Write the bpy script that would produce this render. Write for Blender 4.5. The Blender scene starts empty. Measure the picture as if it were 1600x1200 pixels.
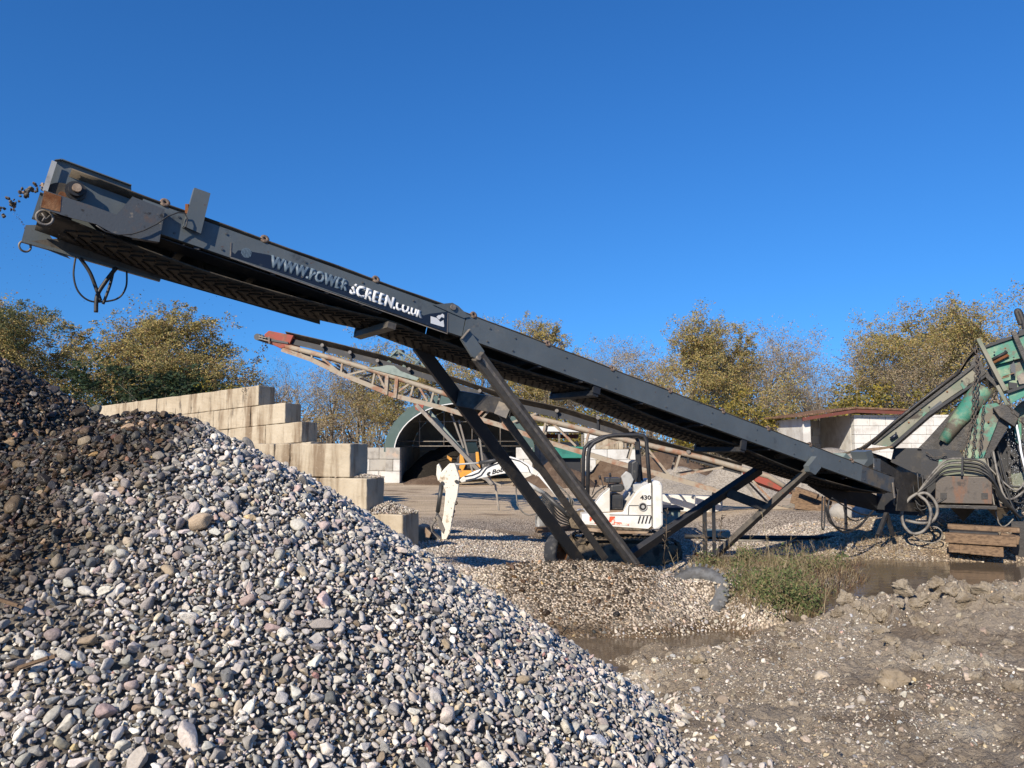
import bpy, bmesh, math, random
import numpy as np
from mathutils import Vector, Matrix, Euler, noise as mnoise
random.seed(7); R = math.radians
SC = bpy.context.scene
COL = SC.collection
# ---------------------------------------------------------------- camera, sky, sun, exposure
CAMZ = 1.8; PITCH = math.atan(100/1200)
cam = bpy.data.cameras.new('camera'); cam.lens = 27.0; cam.sensor_width = 36.0
cam.clip_start = 0.05; cam.clip_end = 3000
camo = bpy.data.objects.new('camera', cam); COL.objects.link(camo)
camo.location = (0, 0, CAMZ); camo.rotation_euler = (math.pi/2+PITCH, 0, 0)
SC.camera = camo
SUN_AZ = R(31)      # left of straight behind the camera
SUN_EL = R(30)
sdir = Vector((-math.sin(SUN_AZ)*math.cos(SUN_EL), -math.cos(SUN_AZ)*math.cos(SUN_EL), math.sin(SUN_EL)))
W = bpy.data.worlds.new("World"); SC.world = W; W.use_nodes = True
nt = W.node_tree; nt.nodes.clear()
wo = nt.nodes.new('ShaderNodeOutputWorld'); bg = nt.nodes.new('ShaderNodeBackground')
sky = nt.nodes.new('ShaderNodeTexSky'); sky.sky_type = 'NISHITA'; sky.sun_disc = False
sky.sun_elevation = SUN_EL; sky.sun_rotation = math.pi + SUN_AZ
sky.air_density = 1.0; sky.dust_density = 0.0; sky.ozone_density = 3.0; sky.altitude = 300
bg.inputs['Strength'].default_value = 0.088
tcw = nt.nodes.new('ShaderNodeTexCoord'); va = nt.nodes.new('ShaderNodeVectorMath'); va.operation = 'MULTIPLY_ADD'
va.inputs[1].default_value = (1, 1, .75); va.inputs[2].default_value = (0, 0, .10)      # look a little above the milky horizon band
vnm = nt.nodes.new('ShaderNodeVectorMath'); vnm.operation = 'NORMALIZE'
nt.links.new(tcw.outputs['Generated'], va.inputs[0]); nt.links.new(va.outputs[0], vnm.inputs[0]); nt.links.new(vnm.outputs[0], sky.inputs['Vector'])
hs = nt.nodes.new('ShaderNodeHueSaturation'); hs.inputs['Saturation'].default_value = 1.2
tn = nt.nodes.new('ShaderNodeMix'); tn.data_type = 'RGBA'; tn.blend_type = 'MULTIPLY'; tn.inputs['Factor'].default_value = 1; tn.inputs['B'].default_value = (.50, .91, 1.28, 1)
nt.links.new(sky.outputs[0], hs.inputs['Color']); nt.links.new(hs.outputs[0], tn.inputs['A']); nt.links.new(tn.outputs['Result'], bg.inputs[0]); nt.links.new(bg.outputs[0], wo.inputs[0])
sl = bpy.data.lights.new('sun', 'SUN'); sl.energy = 5.0; sl.angle = R(0.5); sl.color = (1.0, 0.89, 0.74)
so = bpy.data.objects.new('sun', sl); COL.objects.link(so)
so.rotation_euler = sdir.to_track_quat('Z', 'Y').to_euler()
SC.view_settings.view_transform = 'Standard'; SC.view_settings.look = 'None'
SC.view_settings.gamma = 1.0; SC.view_settings.exposure = 0.42

# ---------------------------------------------------------------- helpers
FW = Vector((0, math.cos(PITCH), math.sin(PITCH))); UP = Vector((0, -math.sin(PITCH), math.cos(PITCH)))
CP = Vector((0, 0, CAMZ))
def ray(px, py): return Vector((1, 0, 0))*((px-800)/1200) + UP*((600-py)/1200) + FW
def at(px, py, Y):
    d = ray(px, py); return CP + d*(Y/d.y)
def gp(px, py, z):
    d = ray(px, py); return CP + d*((z-CAMZ)/d.z)
def onplane(px, py, p0, n):
    d = ray(px, py); return CP + d*((p0-CP).dot(n)/d.dot(n))

def tag(o, label=None, cat=None, group=None, kind=None):
    if label: o['label'] = label
    if cat: o['category'] = cat
    if group: o['group'] = group
    if kind: o['kind'] = kind
    return o
def thing(name, loc, label, cat, group=None):
    o = bpy.data.objects.new(name, None); o.empty_display_size = .3
    o.location = loc; COL.objects.link(o)
    return tag(o, label, cat, group)
def rootloc(o):
    while o.parent: o = o.parent
    return Vector(o.location)
def link(name, me, mat, parent=None, org=None):
    o = bpy.data.objects.new(name, me)
    if mat is not None:
        me.materials.clear()
        for m in (mat if isinstance(mat, (list, tuple)) else [mat]): me.materials.append(m)
    COL.objects.link(o)
    if parent is not None: o.parent = parent
    if org is not None: o.location = org
    return o

class MB:
    def __init__(s): s.v = []; s.f = []; s.sm = []; s.mi = []; s.cur = 0
    def add(s, vs, fs, smooth=False):
        b = len(s.v); s.v += [Vector(v) for v in vs]
        for f in fs: s.f.append([i+b for i in f]); s.sm.append(smooth); s.mi.append(s.cur)
    def box(s, c, size, M=None):
        c = Vector(c); hx, hy, hz = size[0]/2, size[1]/2, size[2]/2
        vs = [Vector((x, y, z)) for x in (-hx, hx) for y in (-hy, hy) for z in (-hz, hz)]
        if M is not None: vs = [M @ v for v in vs]
        s.add([c+v for v in vs], [(0,1,3,2),(4,6,7,5),(0,4,5,1),(2,3,7,6),(0,2,6,4),(1,5,7,3)]); return s
    def hexa(s, a, b):   # two quads a (4 pts) and b (4 pts)
        s.add(list(a)+list(b), [(3,2,1,0),(4,5,6,7),(0,1,5,4),(1,2,6,5),(2,3,7,6),(3,0,4,7)]); return s
    def beam(s, p0, p1, w, h, up=(0,0,1)):
        p0 = Vector(p0); p1 = Vector(p1); a = (p1-p0).normalized(); up = Vector(up)
        sd = a.cross(up)
        if sd.length < 1e-4: sd = a.cross(Vector((1,0,0)))
        sd.normalize(); u = sd.cross(a).normalized()
        q = [sd*w/2+u*h/2, -sd*w/2+u*h/2, -sd*w/2-u*h/2, sd*w/2-u*h/2]
        s.hexa([p0+x for x in q], [p1+x for x in q]); return s
    def cbeam(s, p0, p1, w, h, t, up=(0,0,1), side=1):   # C-channel: web on +side, flanges pointing to -side
        p0 = Vector(p0); p1 = Vector(p1); a = (p1-p0).normalized(); sd = a.cross(Vector(up)).normalized()*side; u = Vector(up)-a*a.dot(Vector(up)); u.normalize()
        s.beam(p0+sd*(w/2-t/2), p1+sd*(w/2-t/2), t, h, up)
        for k in (-1, 1):
            c = u*k*(h/2-t/2) - sd*(t/2+.0015)
            s.beam(p0+c, p1+c, w-t-.003, t, up)
        return s
    def tube(s, pts, r, n=8, caps=True, closed=False):
        pts = [Vector(p) for p in pts]; m = len(pts); rs = r if isinstance(r, (list, tuple)) else [r]*m
        base = len(s.v); prev = None
        for i, p in enumerate(pts):
            if closed: t = pts[(i+1) % m]-pts[i-1]
            else: t = pts[min(i+1, m-1)]-pts[max(i-1, 0)]
            t.normalize()
            if prev is None:
                x = t.cross(Vector((0,0,1)))
                if x.length < .05: x = t.cross(Vector((0,1,0)))
            else: x = prev - t*prev.dot(t)
            x.normalize(); prev = x; y = t.cross(x)
            for k in range(n):
                an = 2*math.pi*k/n; s.v.append(p+(x*math.cos(an)+y*math.sin(an))*rs[i])
        for i in range(m if closed else m-1):
            j = (i+1) % m
            for k in range(n):
                k2 = (k+1) % n
                s.f.append([base+i*n+k, base+i*n+k2, base+j*n+k2, base+j*n+k]); s.sm.append(n > 4); s.mi.append(s.cur)
        if caps and not closed:
            s.f.append([base+k for k in range(n)][::-1]); s.sm.append(False); s.mi.append(s.cur)
            s.f.append([base+(m-1)*n+k for k in range(n)]); s.sm.append(False); s.mi.append(s.cur)
        return s
    def disc(s, c, axis, r, h, n=20):
        a = Vector(axis).normalized(); c = Vector(c); return s.tube([c-a*h/2, c+a*h/2], r, n)
    def ring(s, c, axis, R_, r, n=28, k=8):
        a = Vector(axis).normalized(); x = a.cross(Vector((0,0,1)))
        if x.length < .05: x = a.cross(Vector((0,1,0)))
        x.normalize(); y = a.cross(x); c = Vector(c)
        return s.tube([c+(x*math.cos(t)+y*math.sin(t))*R_ for t in [2*math.pi*i/n for i in range(n)]], r, k, closed=True)
    def lathe(s, c, axis, prof, n=28):   # prof: (radius, offset along axis), closed profile
        a = Vector(axis).normalized(); x = a.cross(Vector((0,0,1)))
        if x.length < .05: x = a.cross(Vector((0,1,0)))
        x.normalize(); y = a.cross(x); c = Vector(c); b = len(s.v); m = len(prof)
        for i in range(n):
            t = 2*math.pi*i/n
            for (r, o) in prof: s.v.append(c+a*o+(x*math.cos(t)+y*math.sin(t))*r)
        for i in range(n):
            j = (i+1) % n
            for k in range(m):
                l = (k+1) % m
                s.f.append([b+i*m+k, b+j*m+k, b+j*m+l, b+i*m+l]); s.sm.append(True); s.mi.append(s.cur)
        return s
    def prism(s, pts, vec):
        pts = [Vector(p) for p in pts]; vec = Vector(vec); n = len(pts)
        s.add(pts+[p+vec for p in pts], [list(range(n))[::-1], [n+i for i in range(n)]]+[[i, (i+1) % n, n+(i+1) % n, n+i] for i in range(n)]); return s
    def poly(s, pxs, Y, th):   # outline seen at distance Y, given real thickness th (away from the viewer)
        return s.prism([at(x, y, Y) for x, y in pxs], (0, th, 0))
    def build(s, name, mat, parent=None, bevel=0, org=None, recalc=True):
        o_ = rootloc(parent) if parent is not None else (Vector(org) if org is not None else Vector((0,0,0)))
        me = bpy.data.meshes.new(name)
        me.from_pydata([v-o_ for v in s.v], [], s.f); me.update()
        me.polygons.foreach_set('use_smooth', s.sm); me.polygons.foreach_set('material_index', s.mi)
        if recalc:
            bm = bmesh.new(); bm.from_mesh(me); bmesh.ops.recalc_face_normals(bm, faces=bm.faces); bm.to_mesh(me); bm.free()
        o = link(name, me, mat, parent, org if parent is None else None)
        if bevel:
            b = o.modifiers.new('bevel', 'BEVEL'); b.width = bevel; b.segments = 2; b.limit_method = 'ANGLE'; b.angle_limit = R(50)
        return o
def copy_tree(o, parent=None):
    c = o.copy(); COL.objects.link(c); c.parent = parent
    for ch in [x for x in bpy.data.objects if x.parent == o]: copy_tree(ch, c)
    return c

# ---------------------------------------------------------------- materials
def C4(c): return (c[0], c[1], c[2], 1)
def mk(name, base, layers=(), rough=.7, bump=(20, .2), metal=0.0, spec=.5, coord='Object', rvar=0.0, stretch=None, bdist=.02):
    """layers: (colour, noise scale, lo, hi, detail[, stretch])"""
    m = bpy.data.materials.new(name); m.use_nodes = True; t = m.node_tree; N = t.nodes; L = t.links
    b = N['Principled BSDF']; tc = N.new('ShaderNodeTexCoord'); src = tc.outputs[coord]
    if stretch:
        mp = N.new('ShaderNodeMapping'); mp.inputs['Scale'].default_value = stretch; L.new(src, mp.inputs[0]); src = mp.outputs[0]
    col = None
    for i, ly in enumerate(layers):
        nz = N.new('ShaderNodeTexNoise'); nz.noise_dimensions = '4D'; nz.inputs['W'].default_value = i*7.3+hash_f(name)
        nz.inputs['Scale'].default_value = ly[1]; nz.inputs['Detail'].default_value = ly[4] if len(ly) > 4 else 6; nz.inputs['Roughness'].default_value = .62
        if len(ly) > 5:
            mp = N.new('ShaderNodeMapping'); mp.inputs['Scale'].default_value = ly[5]; L.new(tc.outputs[coord], mp.inputs[0]); L.new(mp.outputs[0], nz.inputs['Vector'])
        else: L.new(src, nz.inputs['Vector'])
        mr = N.new('ShaderNodeMapRange'); mr.interpolation_type = 'SMOOTHSTEP'; mr.inputs['From Min'].default_value = ly[2]; mr.inputs['From Max'].default_value = ly[3]
        L.new(nz.outputs['Fac'], mr.inputs['Value'])
        mx = N.new('ShaderNodeMix'); mx.data_type = 'RGBA'; L.new(mr.outputs[0], mx.inputs['Factor'])
        if col is None: mx.inputs['A'].default_value = C4(base)
        else: L.new(col, mx.inputs['A'])
        mx.inputs['B'].default_value = C4(ly[0]); col = mx.outputs['Result']
    if col is None: b.inputs['Base Color'].default_value = C4(base)
    else: L.new(col, b.inputs['Base Color'])
    b.inputs['Roughness'].default_value = rough; b.inputs['Metallic'].default_value = metal
    b.inputs['Specular IOR Level'].default_value = spec if rough < .8 else .12
    if rvar:
        nz = N.new('ShaderNodeTexNoise'); nz.inputs['Scale'].default_value = 9; nz.inputs['Detail'].default_value = 5; L.new(src, nz.inputs['Vector'])
        mr = N.new('ShaderNodeMapRange'); mr.inputs['From Min'].default_value = .3; mr.inputs['From Max'].default_value = .7
        mr.inputs['To Min'].default_value = max(.05, rough-rvar); mr.inputs['To Max'].default_value = min(1, rough+rvar)
        L.new(nz.outputs['Fac'], mr.inputs['Value']); L.new(mr.outputs[0], b.inputs['Roughness'])
    if bump:
        nz = N.new('ShaderNodeTexNoise'); nz.inputs['Scale'].default_value = bump[0]; nz.inputs['Detail'].default_value = 8; nz.inputs['Roughness'].default_value = .65; L.new(src, nz.inputs['Vector'])
        bp = N.new('ShaderNodeBump'); bp.inputs['Strength'].default_value = bump[1]; bp.inputs['Distance'].default_value = bdist
        L.new(nz.outputs['Fac'], bp.inputs['Height']); L.new(bp.outputs[0], b.inputs['Normal'])
    return m
def hash_f(s): return (sum(ord(c)*(i+3) for i, c in enumerate(s)) % 97)*1.7
RUST = (.16, .065, .028); DUST = (.24, .20, .15)
M = {}
M['steel'] = mk('painted_steel', (.092, .107, .112), [((.118,.135,.140), 1.5, .4, .7), (DUST, 7, .60, .78, 9), ((.10,.05,.03), 11, .66, .72, 9), ((.025,.028,.032), 3, .60, .75), ((.11,.105,.095), 5, .60, .80, 9, (.6,.6,5))], rough=.48, bump=(40,.05), rvar=.12)
M['steel_lower'] = mk('dusty_painted_steel', (.055, .066, .078), [((.12,.10,.075), 3, .45, .62, 9), ((.045,.035,.028), 7, .55, .7, 9)], rough=.65, bump=(40,.1))
M['guard_rust'] = mk('rusty_guard_paint', (.066, .075, .084), [((.12,.075,.05), 4, .54, .70, 8), ((.02,.018,.016), 9, .56, .64, 9), (DUST, 16, .6, .72, 8)], rough=.6, bump=(40,.12))
M['leg'] = mk('weathered_leg_steel', (.085, .075, .062), [((.13,.11,.085), 4, .45, .65, 8), ((.045,.04,.036), 8, .5, .66, 9), (RUST, 12, .66, .72, 9)], rough=.6, bump=(30,.15))
M['black'] = mk('black_steel', (.018, .019, .022), [((.05,.043,.035), 5, .5, .7, 8)], rough=.6, bump=(30,.12))
M['rubber'] = mk('conveyor_rubber', (.055, .048, .040), [((.12,.098,.072), 3, .40, .66, 10), ((.19,.155,.115), 14, .56, .72, 9)], rough=.8, bump=(50,.2))
M['cleat'] = mk('belt_cleats', (.022, .020, .018), [((.06,.05,.04), 8, .5, .7)], rough=.85, bump=None)
M['hose'] = mk('rubber_hose', (.022, .022, .022), [((.09,.08,.07), 6, .55, .75)], rough=.55, bump=None)
M['hose_grey'] = mk('dusty_hose', (.20, .185, .16), [((.08,.072,.065), 9, .45, .65)], rough=.6, bump=None)
M['rust'] = mk('rusty_iron', RUST, [((.27,.14,.07), 6, .45, .65, 9), ((.05,.03,.02), 10, .55, .7, 9)], rough=.85, bump=(40,.3))
M['roller'] = mk('roller_rust', (.13,.085,.06), [((.24,.18,.13), 20, .45, .6)], rough=.75, bump=(60,.2))
M['navy'] = mk('navy_sticker', (.012, .016, .028), [((.04,.045,.05), 12, .62, .7, 9)], rough=.35, bump=None)
M['letter_white'] = mk('white_letters', (.72, .72, .70), [((.35,.35,.34), 25, .6, .7)], rough=.5, bump=None)
M['letter_grey'] = mk('faded_letters', (.13, .18, .22), [((.06,.08,.10), 30, .55, .68)], rough=.5, bump=None)
M['white'] = mk('white_machine_paint', (.74, .73, .69), [((.52,.46,.36), 5, .60, .74, 9), ((.11,.06,.035), 26, .68, .71, 9), ((.62,.58,.50), 2, .45, .6)], rough=.45, bump=(30,.04), rvar=.1)
M['white_worn'] = mk('worn_white_paint', (.72, .68, .58), [((.42,.33,.22), 7, .54, .66, 9), ((.07,.045,.03), 22, .60, .66, 9)], rough=.6, bump=(30,.12))
M['grey_plastic'] = mk('grey_plastic', (.40, .40, .38), [((.28,.27,.25), 6, .5, .7)], rough=.5, bump=None)
M['dark_plastic'] = mk('dark_plastic', (.035, .036, .038), [((.12,.11,.09), 9, .58, .74)], rough=.5, bump=None)
M['track'] = mk('muddy_track', (.030,.027,.024), [((.17,.13,.09), 6, .42, .60, 9)], rough=.9, bump=(30,.4))
M['mud_part'] = mk('mud_caked_steel', (.17,.135,.095), [((.05,.043,.035), 5, .48, .62, 9)], rough=.9, bump=(30,.5))
M['orange'] = mk('faded_red_decal', (.62, .09, .03), [((.72,.66,.58), 9, .44, .50, 9)], rough=.5, bump=None)
M['loader'] = mk('loader_yellow_paint', (.62, .28, .03), [((.25,.15,.07), 6, .5, .7)], rough=.5, bump=None)
M['glass'] = mk('dark_cab_glass', (.02,.03,.03), rough=.1, bump=None)
M['bucket'] = mk('bucket_steel', (.24,.16,.10), [((.36,.27,.19), 4, .42, .6, 8), ((.10,.065,.045), 7, .55, .7, 9)], rough=.65, bump=(25,.2))
M['bare_link'] = mk('worn_link_steel', (.15,.135,.12), [((.26,.22,.17), 10, .45, .65)], rough=.6, bump=(40,.2))
M['concrete_tan'] = mk('stained_tan_concrete', (.40,.335,.24), [((.48,.415,.31), 1.2, .4, .65), ((.22,.165,.11), 1.6, .46, .66, 8, (2.4,2.4,.30)), ((.12,.10,.078), 3.2, .58, .70, 9, (3,3,.35)), ((.35,.30,.22), 22, .58, .7, 6)], rough=.9, bump=(26,.35), bdist=.02)
M['concrete_white'] = mk('pale_concrete', (.60,.59,.55), [((.48,.46,.42), 1.2, .45, .6), ((.36,.33,.28), 3.5, .58, .74, 8, (2,2,.5))], rough=.9, bump=(22,.25))
M['concrete_grey'] = mk('grey_concrete', (.38,.36,.32), [((.27,.25,.22), 2, .45, .65, 8), ((.46,.36,.28), 1.1, .55, .66)], rough=.9, bump=(22,.3))
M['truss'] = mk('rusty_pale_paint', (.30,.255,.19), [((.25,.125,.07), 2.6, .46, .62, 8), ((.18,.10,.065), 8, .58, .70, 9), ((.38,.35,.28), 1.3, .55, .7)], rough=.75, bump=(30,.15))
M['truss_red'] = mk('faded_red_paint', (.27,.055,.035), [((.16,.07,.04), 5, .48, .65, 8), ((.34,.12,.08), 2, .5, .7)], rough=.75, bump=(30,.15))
M['truss_shaded'] = mk('shaded_truss_paint', (.17,.155,.135), [((.28,.24,.19), 3, .48, .64), (RUST, 6, .62, .7)], rough=.7, bump=(30,.1))  # darker copy of the truss paint, with shade put into its colour
M['sage'] = mk('sage_green_paint', (.19,.235,.205), [((.13,.17,.15), 3, .5, .65), ((.26,.29,.25), 6, .6, .7)], rough=.6, bump=(30,.05))
M['green'] = mk('weathered_teal_paint', (.045,.21,.15), [((.23,.29,.19), 1.7, .47, .60, 9), ((.12,.105,.08), 2.6, .48, .58, 10), ((.055,.045,.038), 5, .60, .68, 10), ((.11,.34,.27), 7, .66, .72, 8)], rough=.6, bump=(25,.2))
M['green_dirty'] = mk('dirty_green_steel', (.15,.165,.12), [((.22,.21,.16), 2, .45, .6, 9), ((.10,.30,.22), 3.4, .58, .64, 9), ((.06,.05,.04), 4, .56, .66, 10)], rough=.75, bump=(25,.25))
M['greasy'] = mk('greasy_steel', (.030,.027,.024), [((.095,.078,.058), 3, .50, .70, 9), ((.02,.018,.016), 6, .55, .66, 9), ((.17,.08,.04), 4, .66, .74, 9)], rough=.5, bump=(25,.3), rvar=.15)
M['box_rust'] = mk('rusty_box_plate', (.095,.08,.066), [((.15,.075,.042), 2.2, .50, .66, 9, (3,3,.7)), ((.045,.038,.032), 6, .52, .66, 9), ((.2,.17,.14), 9, .66, .74, 9)], rough=.5, bump=(25,.15), metal=.2)
M['wood'] = mk('weathered_wood', (.20,.135,.085), [((.11,.075,.05), 4, .45, .62, 8, (1,6,8)), ((.30,.22,.15), 7, .6, .72)], rough=.85, bump=(30,.3))
M['chain'] = mk('chain_iron', (.07,.06,.05), [((.16,.12,.085), 20, .5, .65)], rough=.6, bump=None)
M['tyre'] = mk('tyre_rubber', (.035,.037,.042), [((.20,.19,.175), 6, .42, .66, 8)], rough=.85, bump=(40,.15))
M['tyre_dusty'] = mk('dusty_tyre', (.21,.21,.205), [((.09,.09,.09), 6, .5, .68, 8)], rough=.85, bump=(40,.15))
M['tarp_green'] = mk('green_tarp', (.055,.095,.085), [((.09,.13,.12), 2, .5, .7)], rough=.6, bump=(12,.1))
M['tarp_in'] = mk('pale_inner_tarp', (.34,.34,.32), [((.26,.26,.25), 2, .45, .65)], rough=.8, bump=(10,.15))
M['teal_plastic'] = mk('teal_skip_paint', (.03,.20,.15), [((.02,.13,.10), 2, .5, .7)], rough=.5, bump=None)
M['roof_rust'] = mk('rusty_roof_sheet', (.17,.10,.065), [((.27,.17,.11), 3, .45, .6, 8), ((.10,.055,.04), 2, .55, .7)], rough=.8, bump=(30,.15))
M['roof_white'] = mk('pale_roof_sheet', (.62,.62,.60), [((.42,.42,.40), 3, .55, .7)], rough=.6, bump=None)
M['beam_red'] = mk('red_beam_paint', (.13,.035,.022), [((.12,.04,.03), 3, .45, .6), ((.55,.45,.38), 5, .68, .71, 4, (2,2,.4))], rough=.7, bump=None)
M['soil'] = mk('brown_soil', (.115,.078,.053), [((.16,.115,.08), 3, .45, .65, 9), ((.06,.042,.03), 9, .55, .7, 9)], rough=.95, bump=(9,.9), bdist=.08)
M['soil_black'] = mk('black_mulch', (.022,.019,.016), [((.05,.042,.034), 6, .55, .7, 9)], rough=.95, bump=(9,.9), bdist=.08)
M['blue'] = mk('blue_barrel_plastic', (.02,.06,.25), rough=.5, bump=None)
# ---------------------------------------------------------------- terrain
def vhash(ix, iy, seed):
    n = (ix.astype(np.int64)*374761393 + iy.astype(np.int64)*668265263 + seed*974634777) & 0xffffffff
    n = ((n ^ (n >> 13))*1274126177) & 0xffffffff
    return ((n ^ (n >> 16)) & 0xffff)/65535.0
def vn(x, y, seed=0):
    xi = np.floor(x); yi = np.floor(y); fx = x-xi; fy = y-yi; fx = fx*fx*(3-2*fx); fy = fy*fy*(3-2*fy)
    a = vhash(xi, yi, seed); b = vhash(xi+1, yi, seed); c = vhash(xi, yi+1, seed); d = vhash(xi+1, yi+1, seed)
    return (a*(1-fx)+b*fx)*(1-fy)+(c*(1-fx)+d*fx)*fy*1.0
def fbm(x, y, o=4, seed=0, g=.5):
    s = 0; a = 1; t = 0
    for i in range(o): s = s+a*(vn(x*2**i+i*17.3, y*2**i-i*9.1, seed+i)-.5)*2; t += a; a *= g
    return s/t
def sst(a, b, x): t = np.clip((x-a)/(b-a), 0, 1); return t*t*(3-2*t)
WATER = -.5; POND = -.2
def shore(Y): return 3.50+(Y-9.06)*.62+.16*np.sin(Y*2.3)
def ground_z(X, Y):
    z = 0.0*X
    z = z-.42*sst(-1.5, 1.2, X)*(1-sst(7.5, 9.5, X))*sst(11.2, 12.6, Y)*(1-sst(16, 21, Y))
    # pebble mound beside the conveyor legs
    mx = sst(-1.6, -.4, X)*(1-sst(3.0, 3.9, X))
    cy = 10.75+.12*np.sin(X*1.7)-.25*sst(2.0, 3.2, X)
    top = .17+.06*np.sin(X*1.3+.5)-.40*sst(1.7, 3.1, X)
    front = top-.58*np.maximum(0, cy-Y); back = top-.42*np.maximum(0, Y-cy)
    mound = np.minimum(front, back)
    m = np.where(Y < cy, mound, np.maximum(mound, z))
    z = z*(1-mx)+m*mx
    # weedy bank between mound and pond
    wb = sst(2.65, 3.15, X)*(1-sst(11.5, 16, Y))*sst(9, 9.6, Y)
    z = z*(1-wb)+wb*(-.05-.06*(1-sst(9.3, 11.5, Y)))
    # pond
    d = X-shore(Y)
    pond = sst(-.4, .45, d)*(1-sst(12.9, 14.3, Y+.2*np.sin(X)))
    z = z*(1-pond)+(-.62)*pond
    z = z+.46*sst(13.4, 15.6, Y)*sst(4.6, 7.0, X)*(1-sst(17, 24, Y))
    z = z*1.0
    tr = (1-sst(9.0, 9.6, Y))*sst(8.2, 8.9, Y)*sst(.6, 1.2, X)*(1-sst(2.7, 3.1, X))
    z = z*(1-tr)+(-.7)*tr
    near = 1-sst(8.2, 9.0, Y)
    nb = near*sst(-.2, .8, X)
    z = z*(1-nb)+nb*(bank_z(X, Y, 0)-.14)
    z = z+.03*fbm(X*.9, Y*.9, 3, 5)*(1-nb)
    far = sst(60, 160, np.hypot(X, Y)); z = z*(1-far)
    return z
def bank_z(X, Y, detail=1):
    crest = np.clip((X-3.45)*.22+.02, -.42, .30)
    t = sst(4.2, 8.3, Y)
    z = t*crest + (1-t)*(-.02)
    z = z-.25*(1-sst(.6, 1.6, X))*t
    lip = 8.45+.22*np.sin(X*1.9)+.12*np.sin(X*5.1)
    z = z-1.15*np.maximum(0, Y-lip)
    if detail:
        lumps = np.maximum(0, fbm(X*1.1+3, Y*1.1, 2, 31))
        rg_ = 1-np.abs(fbm(X*3.2, Y*3.2, 4, 28, .6))*2.2
        z = z+.09*fbm(X*1.3, Y*1.3, 3, 21)+.04*fbm(X*4.5, Y*4.5, 4, 22)+.030*rg_*np.clip(fbm(X*.9, Y*.9, 2, 29)+.4, 0, 1)+.034*fbm(X*15, Y*15, 3, 23, .7)+.07*np.maximum(0, fbm(X*8, Y*8, 4, 25, .65)-.10)
        cr = np.exp(-((Y-8.1)/.55)**2)*sst(3.1, 3.7, X)
        z = z+cr*(.34*np.maximum(0, fbm(X*2.6, Y*2.2, 4, 24)-.02)+.12*np.maximum(0, fbm(X*8, Y*8, 4, 26, .65)))
        g = np.abs(fbm(X*2.2, Y*2.2, 3, 27)); z = z-.05*np.exp(-(g/.03)**2)*.8
    return z
def grid_mesh(name, xs, ys, zf, mat, kind, label=None, smooth=True, cat=None):
    X, Y = np.meshgrid(xs, ys); Z = zf(X, Y); nx, ny = len(xs), len(ys)
    v = np.stack([X.ravel(), Y.ravel(), Z.ravel()], 1)
    i = np.arange(nx-1)[None, :]+np.arange(ny-1)[:, None]*nx
    f = np.stack([i, i+1, i+nx+1, i+nx], -1).reshape(-1, 4)
    me = bpy.data.meshes.new(name); me.vertices.add(len(v)); me.vertices.foreach_set('co', v.ravel().astype(np.float32))
    me.loops.add(f.size); me.loops.foreach_set('vertex_index', f.ravel().astype(np.int32))
    me.polygons.add(len(f)); me.polygons.foreach_set('loop_start', (np.arange(len(f))*4).astype(np.int32)); me.polygons.foreach_set('loop_total', np.full(len(f), 4, np.int32))
    me.update(calc_edges=True); me.polygons.foreach_set('use_smooth', np.full(len(f), smooth))
    o = link(name, me, mat); tag(o, label, cat, kind=kind); return o
def spread(a, b, fine, lo, hi, grow=1.25):
    mid = list(np.arange(a, b+1e-6, fine)); s = fine; L_ = []; x = a
    while x > lo: s *= grow; x -= s; L_.append(x)
    s = fine; H_ = []; x = b
    while x < hi: s *= grow; x += s; H_.append(x)
    return np.array(L_[::-1]+mid+H_)

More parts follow.
